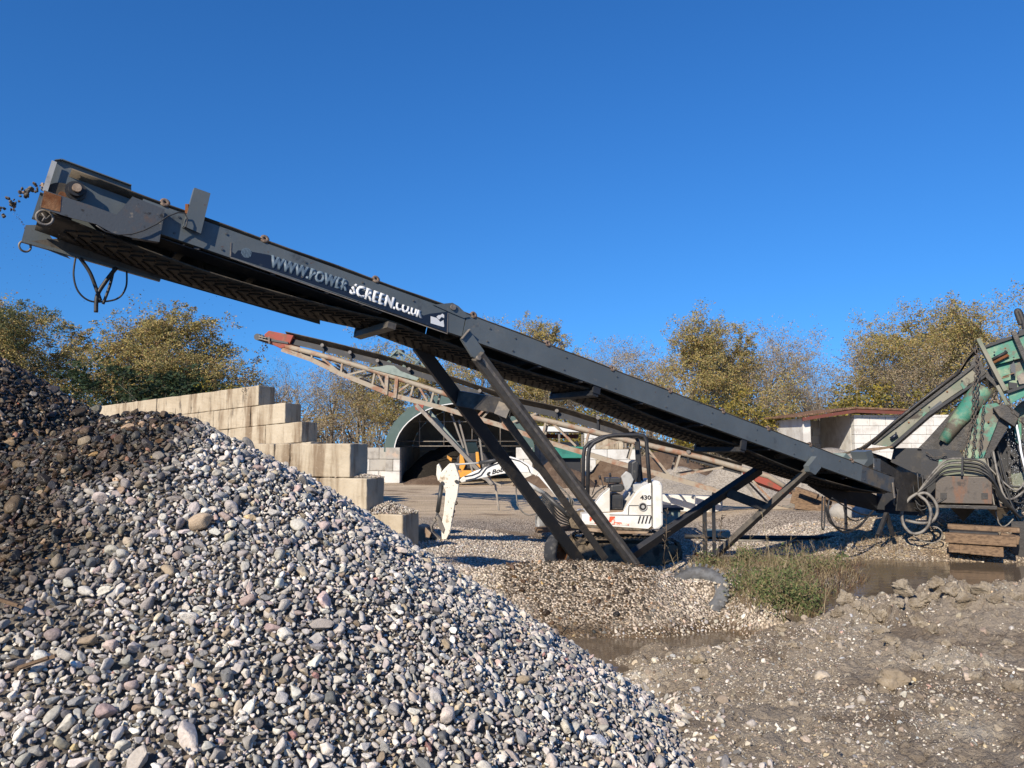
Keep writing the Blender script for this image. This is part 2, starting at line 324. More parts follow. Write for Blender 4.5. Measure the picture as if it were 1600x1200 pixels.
def yard_material():
    m = bpy.data.materials.new('yard_gravel'); m.use_nodes = True; t = m.node_tree; N = t.nodes; L = t.links; b = N['Principled BSDF']
    tc = N.new('ShaderNodeTexCoord'); o = tc.outputs['Object']
    def nz(scale, det, w, st=None, rough=.6):
        n = N.new('ShaderNodeTexNoise'); n.noise_dimensions = '4D'; n.inputs['W'].default_value = w; n.inputs['Scale'].default_value = scale; n.inputs['Detail'].default_value = det; n.inputs['Roughness'].default_value = rough
        if st:
            mp = N.new('ShaderNodeMapping'); mp.inputs['Scale'].default_value = st; mp.inputs['Rotation'].default_value = (0,0,R(4)); L.new(o, mp.inputs[0]); L.new(mp.outputs[0], n.inputs['Vector'])
        else: L.new(o, n.inputs['Vector'])
        return n.outputs['Fac']
    def rmp(v, lo, hi, a=0, c=1):
        r = N.new('ShaderNodeMapRange'); r.interpolation_type = 'SMOOTHSTEP'; r.inputs['From Min'].default_value = lo; r.inputs['From Max'].default_value = hi
        r.inputs['To Min'].default_value = a; r.inputs['To Max'].default_value = c; L.new(v, r.inputs['Value']); return r.outputs[0]
    def mix(f, a, c, mode='MIX'):
        x = N.new('ShaderNodeMix'); x.data_type = 'RGBA'; x.blend_type = mode
        if isinstance(f, float): x.inputs['Factor'].default_value = f
        else: L.new(f, x.inputs['Factor'])
        for k, v in (('A', a), ('B', c)):
            if isinstance(v, tuple): x.inputs[k].default_value = C4(v)
            else: L.new(v, x.inputs[k])
        return x.outputs['Result']
    # pebble cells
    vo = N.new('ShaderNodeTexVoronoi'); vo.inputs['Scale'].default_value = 32; L.new(o, vo.inputs['Vector'])
    sp = N.new('ShaderNodeSeparateColor'); L.new(vo.outputs['Color'], sp.inputs[0])
    peb = mix(rmp(sp.outputs[0], 0, 1), (.36,.295,.22), (.68,.58,.46))
    peb = mix(rmp(sp.outputs[1], .8, .95), peb, (.13,.10,.075))
    peb = mix(rmp(vo.outputs['Distance'], .35, .75), peb, (.13,.105,.08))
    road = mix(rmp(nz(.5, 6, 3, (.35,3.2,1)), .38, .62), (.66,.52,.35), (.48,.37,.245))
    road = mix(rmp(nz(3.0, 5, 9, (.10,3.0,1)), .54, .64), road, (.17,.12,.08))
    road = mix(rmp(nz(30, 4, 5), .45, .7), road, (.46,.39,.30))
    sx = N.new('ShaderNodeSeparateXYZ'); L.new(o, sx.inputs[0])
    ad = N.new('ShaderNodeMath'); ad.operation = 'MULTIPLY_ADD'; L.new(nz(.35, 5, 1), ad.inputs[0]); ad.inputs[1].default_value = 7.0; L.new(sx.outputs['Y'], ad.inputs[2])
    isroad = rmp(ad.outputs[0], 22.0, 25.5)
    col = mix(isroad, peb, road)
    # brown damp fines in patches on the near gravel, and dirt at the pond
    col = mix(rmp(nz(.55, 6, 21), .52, .66, 0, .75), col, (.19,.135,.088))
    isbank = N.new('ShaderNodeMath'); isbank.operation = 'LESS_THAN'; L.new(sx.outputs['Z'], isbank.inputs[0]); isbank.inputs[1].default_value = -.36
    lowm = rmp(sx.outputs['Z'], -.30, -.46)
    col = mix(lowm, col, mix(rmp(nz(8, 6, 2), .4, .62), (.16,.115,.075), (.085,.065,.045)))
    # grassland far off
    ln = N.new('ShaderNodeVectorMath'); ln.operation = 'LENGTH'; L.new(o, ln.inputs[0])
    col = mix(rmp(ln.outputs['Value'], 52, 64), col, mix(rmp(nz(.8, 5, 2), .4, .6), (.10,.095,.04), (.16,.125,.06)))
    L.new(col, b.inputs['Base Color']); b.inputs['Roughness'].default_value = .95; b.inputs['Specular IOR Level'].default_value = .08
    h = N.new('ShaderNodeMath'); h.operation = 'MULTIPLY_ADD'; L.new(vo.outputs['Distance'], h.inputs[0]); h.inputs[1].default_value = -1.0; L.new(nz(7, 7, 4), h.inputs[2])
    bp = N.new('ShaderNodeBump'); bp.inputs['Strength'].default_value = .8; bp.inputs['Distance'].default_value = .035; L.new(h.outputs[0], bp.inputs['Height']); L.new(bp.outputs[0], b.inputs['Normal'])
    return m
M['yard'] = yard_material()
M['dirt'] = mk('clay_dirt', (.285,.24,.185), [((.17,.135,.10), 1.6, .46, .64, 8), ((.43,.38,.30), .9, .52, .70, 9), ((.42,.36,.28), 5.5, .60, .70, 10), ((.13,.10,.072), 13, .60, .72, 6), ((.55,.50,.41), 48, .66, .70, 3)], rough=.93, bump=(38,1.0), bdist=.04)
def water_material():
    m = bpy.data.materials.new('muddy_water'); m.use_nodes = True; t = m.node_tree; N = t.nodes; L = t.links; b = N['Principled BSDF']
    b.inputs['Base Color'].default_value = (.125,.090,.058,1); b.inputs['Roughness'].default_value = .06; b.inputs['IOR'].default_value = 1.33; b.inputs['Specular IOR Level'].default_value = .35
    tc = N.new('ShaderNodeTexCoord'); mp = N.new('ShaderNodeMapping'); mp.inputs['Scale'].default_value = (1, 2.6, 1); mp.inputs['Rotation'].default_value = (0,0,R(12)); L.new(tc.outputs['Object'], mp.inputs[0])
    n = N.new('ShaderNodeTexNoise'); n.inputs['Scale'].default_value = 1.9; n.inputs['Detail'].default_value = 4; L.new(mp.outputs[0], n.inputs['Vector'])
    bp = N.new('ShaderNodeBump'); bp.inputs['Strength'].default_value = .10; bp.inputs['Distance'].default_value = .05; L.new(n.outputs['Fac'], bp.inputs['Height']); L.new(bp.outputs[0], b.inputs['Normal'])
    n2 = N.new('ShaderNodeTexNoise'); n2.inputs['Scale'].default_value = .7; n2.inputs['Detail'].default_value = 6; L.new(mp.outputs[0], n2.inputs['Vector'])
    mx = N.new('ShaderNodeMix'); mx.data_type = 'RGBA'; L.new(n2.outputs['Fac'], mx.inputs['Factor']); mx.inputs['A'].default_value = (.10,.075,.048,1); mx.inputs['B'].default_value = (.165,.125,.085,1); L.new(mx.outputs['Result'], b.inputs['Base Color'])
    return m
M['water'] = water_material()

grid_mesh('ground', spread(-6, 13, .06, -900, 900), spread(2, 22, .06, -60, 1400), ground_z, M['yard'], 'structure')
grid_mesh('dirt_bank', np.arange(.0, 8.6, .016), np.arange(2.6, 9.35, .016), lambda x, y: bank_z(x, y, 1)-.5*(1-sst(0, .5, x)), M['dirt'], 'structure')
wm = MB(); wm.add([(-.2, 7.9, WATER), (3.1, 7.9, WATER), (3.1, 9.9, WATER), (-.2, 9.9, WATER)], [(0,1,2,3)])
wm.add([(3.25, 8.35, POND), (24, 8.35, POND), (24, 14.6, POND), (3.25, 14.6, POND)], [(0,1,2,3)])
tag(wm.build('water', M['water']), kind='structure')

# ---------------------------------------------------------------- stones
def stone_shapes(n, seed, angular=.5, sub=3):  # each shape its own mix of worn curves and broken faces
    c = bpy.data.collections.new('stone_shapes_%d' % seed); rnd = random.Random(seed)
    for i in range(n):
        bm = bmesh.new(); bmesh.ops.create_icosphere(bm, subdivisions=sub, radius=1)
        off = Vector((rnd.random()*50, rnd.random()*50, rnd.random()*50))
        planes = []
        for k in range(rnd.randint(4, 9) if rnd.random() < angular else rnd.randint(0, 2)):
            planes.append((Vector((rnd.gauss(0,1), rnd.gauss(0,1), rnd.gauss(0,1))).normalized(), rnd.uniform(.34, .78)))
        sx, sy, sz = 1, rnd.uniform(.55, .95), rnd.uniform(.38, .75)
        for v in bm.verts:
            p = v.co.copy()
            for pn, d in planes:
                e = p.dot(pn)-d
                if e > 0: p -= pn*e*.97
            p *= 1+.20*mnoise.noise(p*1.2+off)+.07*mnoise.noise(p*3+off)
            v.co = Vector((p.x*sx, p.y*sy, p.z*sz))
        me = bpy.data.meshes.new('stone'); bm.to_mesh(me); bm.free()
        me.polygons.foreach_set('use_smooth', [True]*len(me.polygons)); me.materials.append(M['stone'])
        o = bpy.data.objects.new('stone%02d' % i, me); c.objects.link(o)
    return c
def stone_material():
    m = bpy.data.materials.new('river_stone'); m.use_nodes = True; t = m.node_tree; N = t.nodes; L = t.links; b = N['Principled BSDF']
    a = N.new('ShaderNodeAttribute'); a.attribute_type = 'INSTANCER'; a.attribute_name = 'col'
    tc = N.new('ShaderNodeTexCoord'); mp = N.new('ShaderNodeVectorMath'); mp.operation = 'MULTIPLY_ADD'; L.new(a.outputs['Color'], mp.inputs[0]); mp.inputs[1].default_value = (90,90,90); L.new(tc.outputs['Object'], mp.inputs[2])
    n = N.new('ShaderNodeTexNoise'); n.inputs['Scale'].default_value = 2.2; n.inputs['Detail'].default_value = 8; n.inputs['Roughness'].default_value = .72; L.new(mp.outputs[0], n.inputs['Vector'])
    r = N.new('ShaderNodeMapRange'); r.inputs['From Min'].default_value = .3; r.inputs['From Max'].default_value = .7; r.inputs['To Min'].default_value = .66; r.inputs['To Max'].default_value = 1.26; L.new(n.outputs['Fac'], r.inputs['Value'])
    mx = N.new('ShaderNodeMix'); mx.data_type = 'RGBA'; mx.blend_type = 'MULTIPLY'; mx.inputs['Factor'].default_value = 1; L.new(a.outputs['Color'], mx.inputs['A']); L.new(r.outputs[0], mx.inputs['B'])
    L.new(mx.outputs['Result'], b.inputs['Base Color'])
    rr = N.new('ShaderNodeMapRange'); rr.inputs['To Min'].default_value = .88; rr.inputs['To Max'].default_value = .34; L.new(a.outputs['Alpha'], rr.inputs['Value']); L.new(rr.outputs[0], b.inputs['Roughness']); b.inputs['Specular IOR Level'].default_value = .3
    bp = N.new('ShaderNodeBump'); bp.inputs['Strength'].default_value = .35; bp.inputs['Distance'].default_value = .1; L.new(n.outputs['Fac'], bp.inputs['Height']); L.new(bp.outputs[0], b.inputs['Normal'])
    return m
M['stone'] = stone_material()
SH_BIG = stone_shapes(14, 3, .8, 3); SH_SMALL = stone_shapes(10, 11, .4, 2)

def stone_nodes(coll):
    g = bpy.data.node_groups.new('scatter_stones', 'GeometryNodeTree')
    g.interface.new_socket(name='Geometry', in_out='INPUT', socket_type='NodeSocketGeometry')
    g.interface.new_socket(name='Geometry', in_out='OUTPUT', socket_type='NodeSocketGeometry')
    N = g.nodes; L = g.links; gi = N.new('NodeGroupInput'); go = N.new('NodeGroupOutput')
    def attr(nm, ty):
        a = N.new('GeometryNodeInputNamedAttribute'); a.data_type = ty; a.inputs['Name'].default_value = nm; return a.outputs['Attribute']
    sep = N.new('GeometryNodeSeparateGeometry'); sep.domain = 'POINT'; L.new(gi.outputs[0], sep.inputs['Geometry']); 
    cmpn = N.new('FunctionNodeCompare'); cmpn.data_type = 'FLOAT'; cmpn.operation = 'GREATER_THAN'; L.new(attr('is_stone', 'FLOAT'), cmpn.inputs[0]); cmpn.inputs[1].default_value = .5
    L.new(cmpn.outputs[0], sep.inputs['Selection'])
    ci = N.new('GeometryNodeCollectionInfo'); ci.inputs['Collection'].default_value = coll; ci.inputs['Separate Children'].default_value = True; ci.inputs['Reset Children'].default_value = True
    ip = N.new('GeometryNodeInstanceOnPoints'); ip.inputs['Pick Instance'].default_value = True
    L.new(sep.outputs['Selection'], ip.inputs['Points']); L.new(ci.outputs[0], ip.inputs['Instance'])
    fi = N.new('FunctionNodeFloatToInt'); L.new(attr('idx', 'FLOAT'), fi.inputs[0]); L.new(fi.outputs[0], ip.inputs['Instance Index'])
    er = N.new('FunctionNodeEulerToRotation'); L.new(attr('rot', 'FLOAT_VECTOR'), er.inputs[0]); L.new(er.outputs[0], ip.inputs['Rotation'])
    L.new(attr('scl', 'FLOAT_VECTOR'), ip.inputs['Scale'])
    jn = N.new('GeometryNodeJoinGeometry'); L.new(sep.outputs['Inverted'], jn.inputs[0]); L.new(ip.outputs[0], jn.inputs[0]); L.new(jn.outputs[0], go.inputs[0])
    return g
def stone_object(name, label, cat, pts, coll, bed=None, bedmat=None):
    """pts: list of (x,y,z, rx,ry,rz, sx,sy,sz, idx, r,g,b,wet); bed: (verts, faces) of the heap's own surface"""
    P = np.array(pts, dtype=np.float32); nb = 0
    me = bpy.data.meshes.new(name)
    if bed is not None:
        bv, bf = bed; nb = len(bv); me.vertices.add(nb+len(P)); me.vertices.foreach_set('co', np.concatenate([bv, P[:, :3]]).astype(np.float32).ravel())
        me.loops.add(bf.size); me.loops.foreach_set('vertex_index', bf.ravel().astype(np.int32)); me.polygons.add(len(bf))
        me.polygons.foreach_set('loop_start', (np.arange(len(bf))*4).astype(np.int32)); me.polygons.foreach_set('loop_total', np.full(len(bf), 4, np.int32)); me.update(calc_edges=True)
    else:
        me.vertices.add(len(P)); me.vertices.foreach_set('co', P[:, :3].ravel())
    n = nb+len(P)
    def put(nm, ty, key, arr, k):
        a = me.attributes.new(nm, ty, 'POINT'); full = np.zeros((n, k), np.float32); full[nb:] = arr; a.data.foreach_set(key, full.ravel())
    put('is_stone', 'FLOAT', 'value', np.ones((len(P), 1)), 1); put('idx', 'FLOAT', 'value', P[:, 9:10], 1)
    put('rot', 'FLOAT_VECTOR', 'vector', P[:, 3:6], 3); put('scl', 'FLOAT_VECTOR', 'vector', P[:, 6:9], 3); put('col', 'FLOAT_COLOR', 'color', P[:, 10:14], 4)
    o = link(name, me, bedmat or M['bed']); tag(o, label, cat, kind='stuff')
    md = o.modifiers.new('stones', 'NODES'); md.node_group = stone_nodes(coll)
    return o
M['bed'] = mk('gravel_bed', (.12,.105,.088), [((.20,.18,.15), 30, .5, .65)], rough=.95, bump=(40,.8))
DRY = [((.56,.51,.44), 26), ((.46,.425,.375), 20), ((.34,.325,.30), 14), ((.66,.61,.53), 12), ((.44,.39,.355), 11), ((.52,.44,.32), 4), ((.20,.195,.19), 8), ((.46,.36,.32), 4), ((.33,.26,.18), 3), ((.70,.67,.60), 5), ((.52,.40,.22), .5), ((.36,.20,.175), .35)]
TAN = [((.50,.44,.36), 26), ((.42,.36,.29), 22), ((.33,.28,.225), 14), ((.58,.52,.44), 13), ((.48,.38,.30), 8), ((.24,.21,.18), 7), ((.52,.40,.25), 3), ((.64,.60,.53), 5), ((.42,.41,.40), 6)]
def pick(pal, rnd, wet=0):
    t = rnd.random()*sum(w for _, w in pal)
    for c, w in pal:
        t -= w
        if t <= 0: break
    k = rnd.uniform(.66, 1.32); c = [min(.85, x*k*rnd.uniform(.97, 1.03)) for x in c]
    if wet > 0:
        g = sum(c)/3; u = rnd.random(); k = rnd.uniform(.04, .20) if u < .90 else rnd.uniform(.35, .7)
        tint = (1.25, 1.0, .78) if rnd.random() < .55 else (.95, 1.0, 1.08)
        d = [max(.008, (x+(x-g)*.7)*k*t_) for x, t_ in zip(c, tint)]
        c = [a*(1-wet)+b*wet for a, b in zip(c, d)]
    return c
def darts(region, layers, zf, seed, pal, wetf=None, nshape=14, sink=.15, accept=None, flat=.55, overlap=.80):
    """region (x0,x1,y0,y1); layers (count, rmin, rmax)"""
    rnd = random.Random(seed); x0, x1, y0, y1 = region; cell = .07; grid = {}; out = []
    for cnt, rmin, rmax in layers:
        rs = np.sort(np.array([rmin+(rmax-rmin)*rnd.random()**2.2 for _ in range(cnt)]))[::-1]
        XY = np.array([(rnd.uniform(x0, x1), rnd.uniform(y0, y1)) for _ in range(cnt)])
        if accept is not None: k = accept(XY[:, 0], XY[:, 1]); 
        else: k = np.ones(cnt, bool)
        e = .03; Z = zf(XY[:, 0], XY[:, 1]); ZX = (zf(XY[:, 0]+e, XY[:, 1])-Z)/e; ZY = (zf(XY[:, 0], XY[:, 1]+e)-Z)/e
        for i in range(cnt):
            if not k[i]: continue
            x, y = XY[i]; r = rs[i]; gx, gy = int(x//cell), int(y//cell); ok = True
            st = math.sqrt(1+ZX[i]**2+ZY[i]**2); z = Z[i]
            for a in (-2, -1, 0, 1, 2):
                for b_ in (-2, -1, 0, 1, 2):
                    for (qx, qy, qz, qr) in grid.get((gx+a, gy+b_), ()):
                        dd = (qx-x)**2+(qy-y)**2+(qz-z)**2
                        if dd < ((qr+r)*overlap)**2: ok = False; break
                    if not ok: break
                if not ok: break
            if not ok: continue
            grid.setdefault((gx, gy), []).append((x, y, z, r))
            nrm = Vector((-ZX[i], -ZY[i], 1)).normalized()
            tilt = Vector((rnd.gauss(0, flat), rnd.gauss(0, flat), 0)); up = (nrm+tilt).normalized()
            q = up.to_track_quat('Z', 'Y') @ Euler((0, 0, rnd.uniform(0, 6.283))).to_quaternion(); eu = q.to_euler()
            w = float(wetf(x, y)) if wetf else 0.0
            c = pick(pal, rnd, w)
            p = Vector((x, y, z))-nrm*r*sink + nrm*rnd.uniform(0, .35)*r
            out.append((p.x, p.y, p.z, eu.x, eu.y, eu.z, r*rnd.uniform(1.0, 1.35), r*rnd.uniform(.9, 1.25), r*rnd.uniform(.9, 1.5), rnd.randrange(nshape), *c, w))
    return out

# left heap: wet cone under the belt's fall, dry cone beside it
A1 = (-4.6, 5.75, 2.78); A2 = (-2.45, 5.2, 2.05)
def smax(a, b, k): h = np.clip(.5+.5*(a-b)/k, 0, 1); return b*(1-h)+a*h+k*h*(1-h)
def heap_z(X, Y):
    d1 = np.hypot(X-A1[0], Y-A1[1]); d2 = np.hypot(X-A2[0], Y-A2[1])
    c1 = A1[2]-.63*(np.sqrt(d1*d1+.04)-.2); c2 = A2[2]-.68*(np.sqrt(d2*d2+.2)-.447)
    z = smax(c1, c2, .12)
    z = z+.05*fbm(X*1.6, Y*1.6, 3, 41)+.022*fbm(X*6, Y*6, 2, 42)
    return z
def heap_wet(x, y):
    d = math.hypot(x-A1[0], (y-A1[1])*(.48 if y < A1[1] else 1))
    n = float(fbm(np.array(x*1.7), np.array(y*1.7), 3, 51))
    t = (2.80+.55*n-d)/.32
    return max(0, min(1, t))
def heap_bed():
    xs = np.arange(-9, 3.2, .09); ys = np.arange(.2, 10.5, .09); X, Y = np.meshgrid(xs, ys); Z = heap_z(X, Y)-.035
    v = np.stack([X.ravel(), Y.ravel(), Z.ravel()], 1); nx, ny = len(xs), len(ys)
    i = np.arange(nx-1)[None, :]+np.arange(ny-1)[:, None]*nx; f = np.stack([i, i+1, i+nx+1, i+nx], -1).reshape(-1, 4)
    keep = (Z.ravel()[f].max(1) > -.6); return v, f[keep]
def heap_vis(X, Y):
    Z = heap_z(X, Y); u = X/np.maximum(Y, .1)
    return (u > -.80) & (u < .40) & (Z > -.22) & (Y > 1.5)
def heap_pts():
    P = []
    # nearer ground shows bigger: fill with every size, then fine fill in the gaps close to the camera
    P += darts((-5.2, 1.9, 1.4, 8.2), [(620, .036, .064), (11000, .022, .036), (80000, .0115, .022), (110000, .0065, .0115)], heap_z, 61, DRY, heap_wet, accept=heap_vis)
    P += darts((-5.2, 1.9, 1.4, 8.2), [(2500, .020, .034), (60000, .009, .019)], lambda X, Y: heap_z(X, Y)-.022, 62, DRY, heap_wet, accept=heap_vis, overlap=.7)
    return P
stone_object('gravel_heap', 'large grey river gravel heap filling the left foreground, wet and dark at its upper left', 'gravel heap', heap_pts(), SH_BIG, heap_bed())

# pebble mound in the middle
def mound_ok(X, Y):
    return (X < 3.35+.15*np.sin(Y*5)) & (heap_z(X, Y) < ground_z(X, Y)+.02) & (ground_z(X, Y) > WATER-.06) & (X/Y > -.2)
def mound_wet(x, y):
    d = math.hypot((x-.9)/1.15, (y-10.45)/.95); n = float(fbm(np.array(x*2.3), np.array(y*2.3), 3, 71))
    return max(0, min(1, (1.0+.4*n-d)*4.5))
gl = darts((-1.9, 3.5, 7.4, 12.1), [(1100, .030, .052), (9000, .018, .030), (30000, .0115, .019)], ground_z, 81, TAN, mound_wet, nshape=10, accept=mound_ok)
stone_object('pebble_mound', 'low tan pebble mound beneath the conveyor legs', 'pebble mound', gl, SH_SMALL)
def yard_ok(X, Y):
    return (heap_z(X, Y) < -.05+0*X) & (X/Y > -.18) & (X < shore(Y)-.6) & ((Y > 12.1) | (X < -.6) | (X > 3.3))
gl = darts((-2.6, 7.0, 10.0, 17.8), [(60000, .014, .030)], ground_z, 82, TAN, None, nshape=10, accept=yard_ok)
stone_object('loose_gravel', 'loose tan gravel spread over the yard around the excavator bucket', 'gravel', gl, SH_SMALL)
# shore gravel across the pond
def shore_ok(X, Y): return (ground_z(X, Y) > POND-.05) & (X > shore(Y)-1.5) & (X/Y < .72) & (X > 4.2)
WETTAN = [((.40,.31,.20), 20), ((.30,.225,.14), 20), ((.20,.15,.095), 16), ((.50,.42,.30), 12), ((.62,.56,.44), 6), ((.14,.11,.08), 8)]
gl = darts((4.2, 12.4, 11.4, 18.4), [(300, .035, .06), (38000, .012, .028)], ground_z, 83, WETTAN, lambda x, y: .12, nshape=10, accept=shore_ok)
stone_object('shore_gravel', 'damp brown gravel sloping down to the far edge of the pond', 'gravel', gl, SH_SMALL)
# pebbles and clods in the dirt bank
def bz1(X, Y): return bank_z(X, Y, 1)
def bank_ok(X, Y): return (X > .25) & (X/Y < .74) & (heap_z(X, Y) < bank_z(X, Y, 0)+.03) & (Y < 8.75)
def bank_peb_ok(X, Y): return bank_ok(X, Y) & (fbm(X*1.4, Y*1.4, 3, 93) > -.22+.25*fbm(X*6, Y*6, 2, 94))
BK = [((.50,.45,.37), 26), ((.40,.34,.26), 20), ((.62,.58,.50), 14), ((.30,.25,.19), 12), ((.36,.36,.35), 8), ((.55,.44,.28), 4), ((.45,.30,.24), 2)]
gl = darts((.2, 7.0, 3.0, 8.8), [(60, .045, .07), (900, .020, .044), (11000, .009, .022), (90000, .0032, .009)], bz1, 91, BK, None, accept=bank_peb_ok, sink=.35, overlap=.9)
def toe_ok(X, Y): return bank_ok(X, Y) & (heap_z(X, Y) > bank_z(X, Y, 0)-.26-.22*fbm(X*2, Y*2, 2, 95))
gl += darts((.2, 3.4, 2.4, 8.9), [(260, .030, .05), (5000, .017, .032), (6000, .01, .017)], bz1, 92, DRY, None, accept=toe_ok, sink=.2)
EARTH = [((.33,.275,.205), 20), ((.26,.21,.155), 18), ((.20,.16,.115), 10), ((.42,.36,.28), 10)]
gd = darts((.2, 7.0, 3.0, 8.9), [(500, .025, .06), (5000, .010, .026), (12000, .005, .011)], bz1, 97, EARTH, None, accept=lambda X, Y: bank_ok(X, Y) & (fbm(X*1.9, Y*1.9, 3, 98)+.35*np.exp(-((Y-8)/.9)**2) > -.02), sink=.45, overlap=.6)
stone_object('earth_crumbs', 'crumbs and small lumps of dry earth over the dirt bank', 'earth', gd, SH_BIG)
stone_object('bank_pebbles', 'scattered pebbles pressed into the brown dirt bank in the foreground', 'pebbles', gl, SH_BIG)
# ================================================================ main conveyor (dark grey, across the picture)
Y_H, Y_T = 6.4, 14.1
H0 = at(60, 300, Y_H); T0 = at(1400, 772, Y_T)
def solve(px):   # point of the ground track H0-T0 seen at column px
    lo, hi = -.3, 1.3
    for _ in range(60):
        m = (lo+hi)/2; p = H0.lerp(T0, m)
        k = p-CP; cx = k.x/(k.dot(FW))*1200+800
        if cx < px: lo = m
        else: hi = m
    return H0.lerp(T0, lo)
j = solve(722); J0 = at(722, 526, j.y)
CH = Vector((T0.x-H0.x, T0.y-H0.y, 0)).normalized(); CN = Vector((CH.y, -CH.x, 0))   # CN: towards the viewer
CC = -CN; CW = .95
AA = (J0-H0).normalized(); AB = (T0-J0).normalized(); UA = CN.cross(AA)*1; UA = (CC.cross(AA)*-1).normalized()
if UA.z < 0: UA = -UA
UB = (CC.cross(AB)*-1).normalized()
if UB.z < 0: UB = -UB
SJ = (J0-H0).length; ST = SJ+(T0-J0).length
def cv(s, w=0, h=0):
    return (H0+AA*s if s < SJ else J0+AB*(s-SJ)) + CC*w + (UA if s < SJ else UB)*h
def sx(px, py=None):   # s for an image column on the near frame line
    p = solve(px); lo, hi = -1, ST+1
    for _ in range(50):
        m = (lo+hi)/2; q = cv(m)
        if (q-H0).dot(CH) < (p-H0).dot(CH): lo = m
        else: hi = m
    return lo
def np_(px, py, w=0): return onplane(px, py, H0+CC*w, CN)
HC = .262
mc = thing('conveyor', (H0.x*.5+T0.x*.5, H0.y*.5+T0.y*.5, 0), 'long dark grey belt conveyor climbing to the upper left over the gravel', 'conveyor')
# side channels: near and far, two sections
for w0, w1, nm in ((0, .05, 'near'), (CW-.05, CW, 'far')):
    web = .0 if nm == 'near' else CW-.008
    for a, b, mt in ((.0 if nm == 'far' else sx(212), SJ-.004, M['steel']), (SJ+.004, ST-1.15, M['steel']), (ST-1.146, ST-.1, M['steel_lower'])):
        m = MB()
        hh = HC if a < SJ else HC+.02
        m.hexa([cv(a+.0001, web, 0), cv(a+.0001, web+.008, 0), cv(a+.0001, web+.008, hh), cv(a+.0001, web, hh)],
               [cv(b, web, 0), cv(b, web+.008, 0), cv(b, web+.008, hh), cv(b, web, hh)])
        i0, i1 = (web+.008, web+.075) if nm == 'near' else (web-.067, web)
        for hz in (0.0, hh-.008):
            m.hexa([cv(a+.0001, i0, hz+.0), cv(a+.0001, i1, hz), cv(a+.0001, i1, hz+.008), cv(a+.0001, i0, hz+.008)],
                   [cv(b, i0, hz), cv(b, i1, hz), cv(b, i1, hz+.008), cv(b, i0, hz+.008)])
        m.build('side_channel', mt, mc)
for s in [sx(p) for p in (270, 345, 470, 560, 640, 760, 800, 880, 960, 1040, 1110, 1180, 1240, 1310, 1350)]:
    for h in (.05, HC-.05): MB().tube([cv(s, -.0005, h), cv(s, -.010, h)], .011, 6).build('bolt', M['steel_lower'], mc)
# cross members between the channels
for s in [sx(p) for p in (300, 420, 505, 560, 840, 905, 1000, 1095, 1200)]:
    m = MB(); m.beam(cv(s, .01, .05), cv(s, CW-.01, .05), .07, .07, UA)
    m.beam(cv(s+.05, .02, -.01), cv(s+.33, CW-.02, -.01), .05, .03, UA); m.build('cross_member', M['black'], mc)
# return idler hangers (dark boxes that reach below the belt)
for p, dz in ((618, -.13), (935, -.10), (1165, -.16)):
    s = sx(p); m = MB()
    m.beam(cv(s, .03, dz), cv(s, CW, dz), .10, .07, UA)
    for w in ((.03, CW-.03) if p != 618 else (CW-.03,)): m.beam(cv(s, w, dz), cv(s, w, .02), .03, .12, CH)
    m.build('return_hanger', M['black'] if p != 618 else M['leg'], mc)
# guard trough under the upper frame
m = MB()
for a, b in ((sx(235), sx(600)),):
    m.hexa([cv(a, .04, -.03), cv(a, .28, -.05), cv(a, .28, -.042), cv(a, .04, -.022)], [cv(b, .04, -.03), cv(b, .28, -.05), cv(b, .28, -.042), cv(b, .04, -.022)])
m.build('under_tray', M['black'], mc)
# carrying belt, troughed
def belt_strip(prof, s0, s1, n, hf, name, mat, smooth=True):
    m = MB(); k = len(prof)
    for i in range(n+1):
        s = s0+(s1-s0)*i/n
        for (w, h) in prof: m.v.append(cv(s, w, h+hf(s)))
    for i in range(n):
        for q in range(k-1): m.f.append([i*k+q, i*k+q+1, (i+1)*k+q+1, (i+1)*k+q]); m.sm.append(smooth); m.mi.append(0)
    o = m.build(name, mat, mc, recalc=False); sd = o.modifiers.new('thickness', 'SOLIDIFY'); sd.thickness = .012; sd.offset = 0
    return o
belt_strip([(-.005, HC+.030), (.09, HC-.0), (.28, HC-.09), (.67, HC-.09), (.86, HC-.0), (.955, HC+.030)], .18, ST-.2, 60, lambda s: .004*math.sin(s*5.2), 'carrying_belt', M['rubber'])
# return belt hanging below, with chevron cleats
HG = [(.12, -.10), (sx(330), -.17), (sx(618), -.05), (sx(935), -.03), (sx(1165), -.08), (ST-.15, -.02)]
def sag(s):
    for (a, ha), (b, hb) in zip(HG, HG[1:]):
        if s <= b:
            t = max(0, min(1, (s-a)/(b-a))); return ha*(1-t)+hb*t-.055*(b-a)**2/9*4*t*(1-t)
    return HG[-1][1]
BW0, BW1 = .13, .90
rb = belt_strip([(BW0, 0), (BW0+.2, 0), (BW1-.2, 0), (BW1, 0)], .05, ST-.12, 110, sag, 'return_belt', M['rubber'])
m = MB(); s = .3; wm_ = (BW0+BW1)/2
while s < ST-.5:
    for sg in (-1, 1):
        for k in range(2):
            w0 = wm_+sg*(.03+.15*k); w1 = wm_+sg*(.145+.16*k); q0 = s+.10*k-.02; q1 = q0+.085
            h0 = sag(q0)-.012; h1 = sag(q1)-.012
            m.beam(cv(q0, w0, h0), cv(q1, w1, h1), .022, .014, UA)
    s += .115
m.build('belt_cleats', M['cleat'], rb)
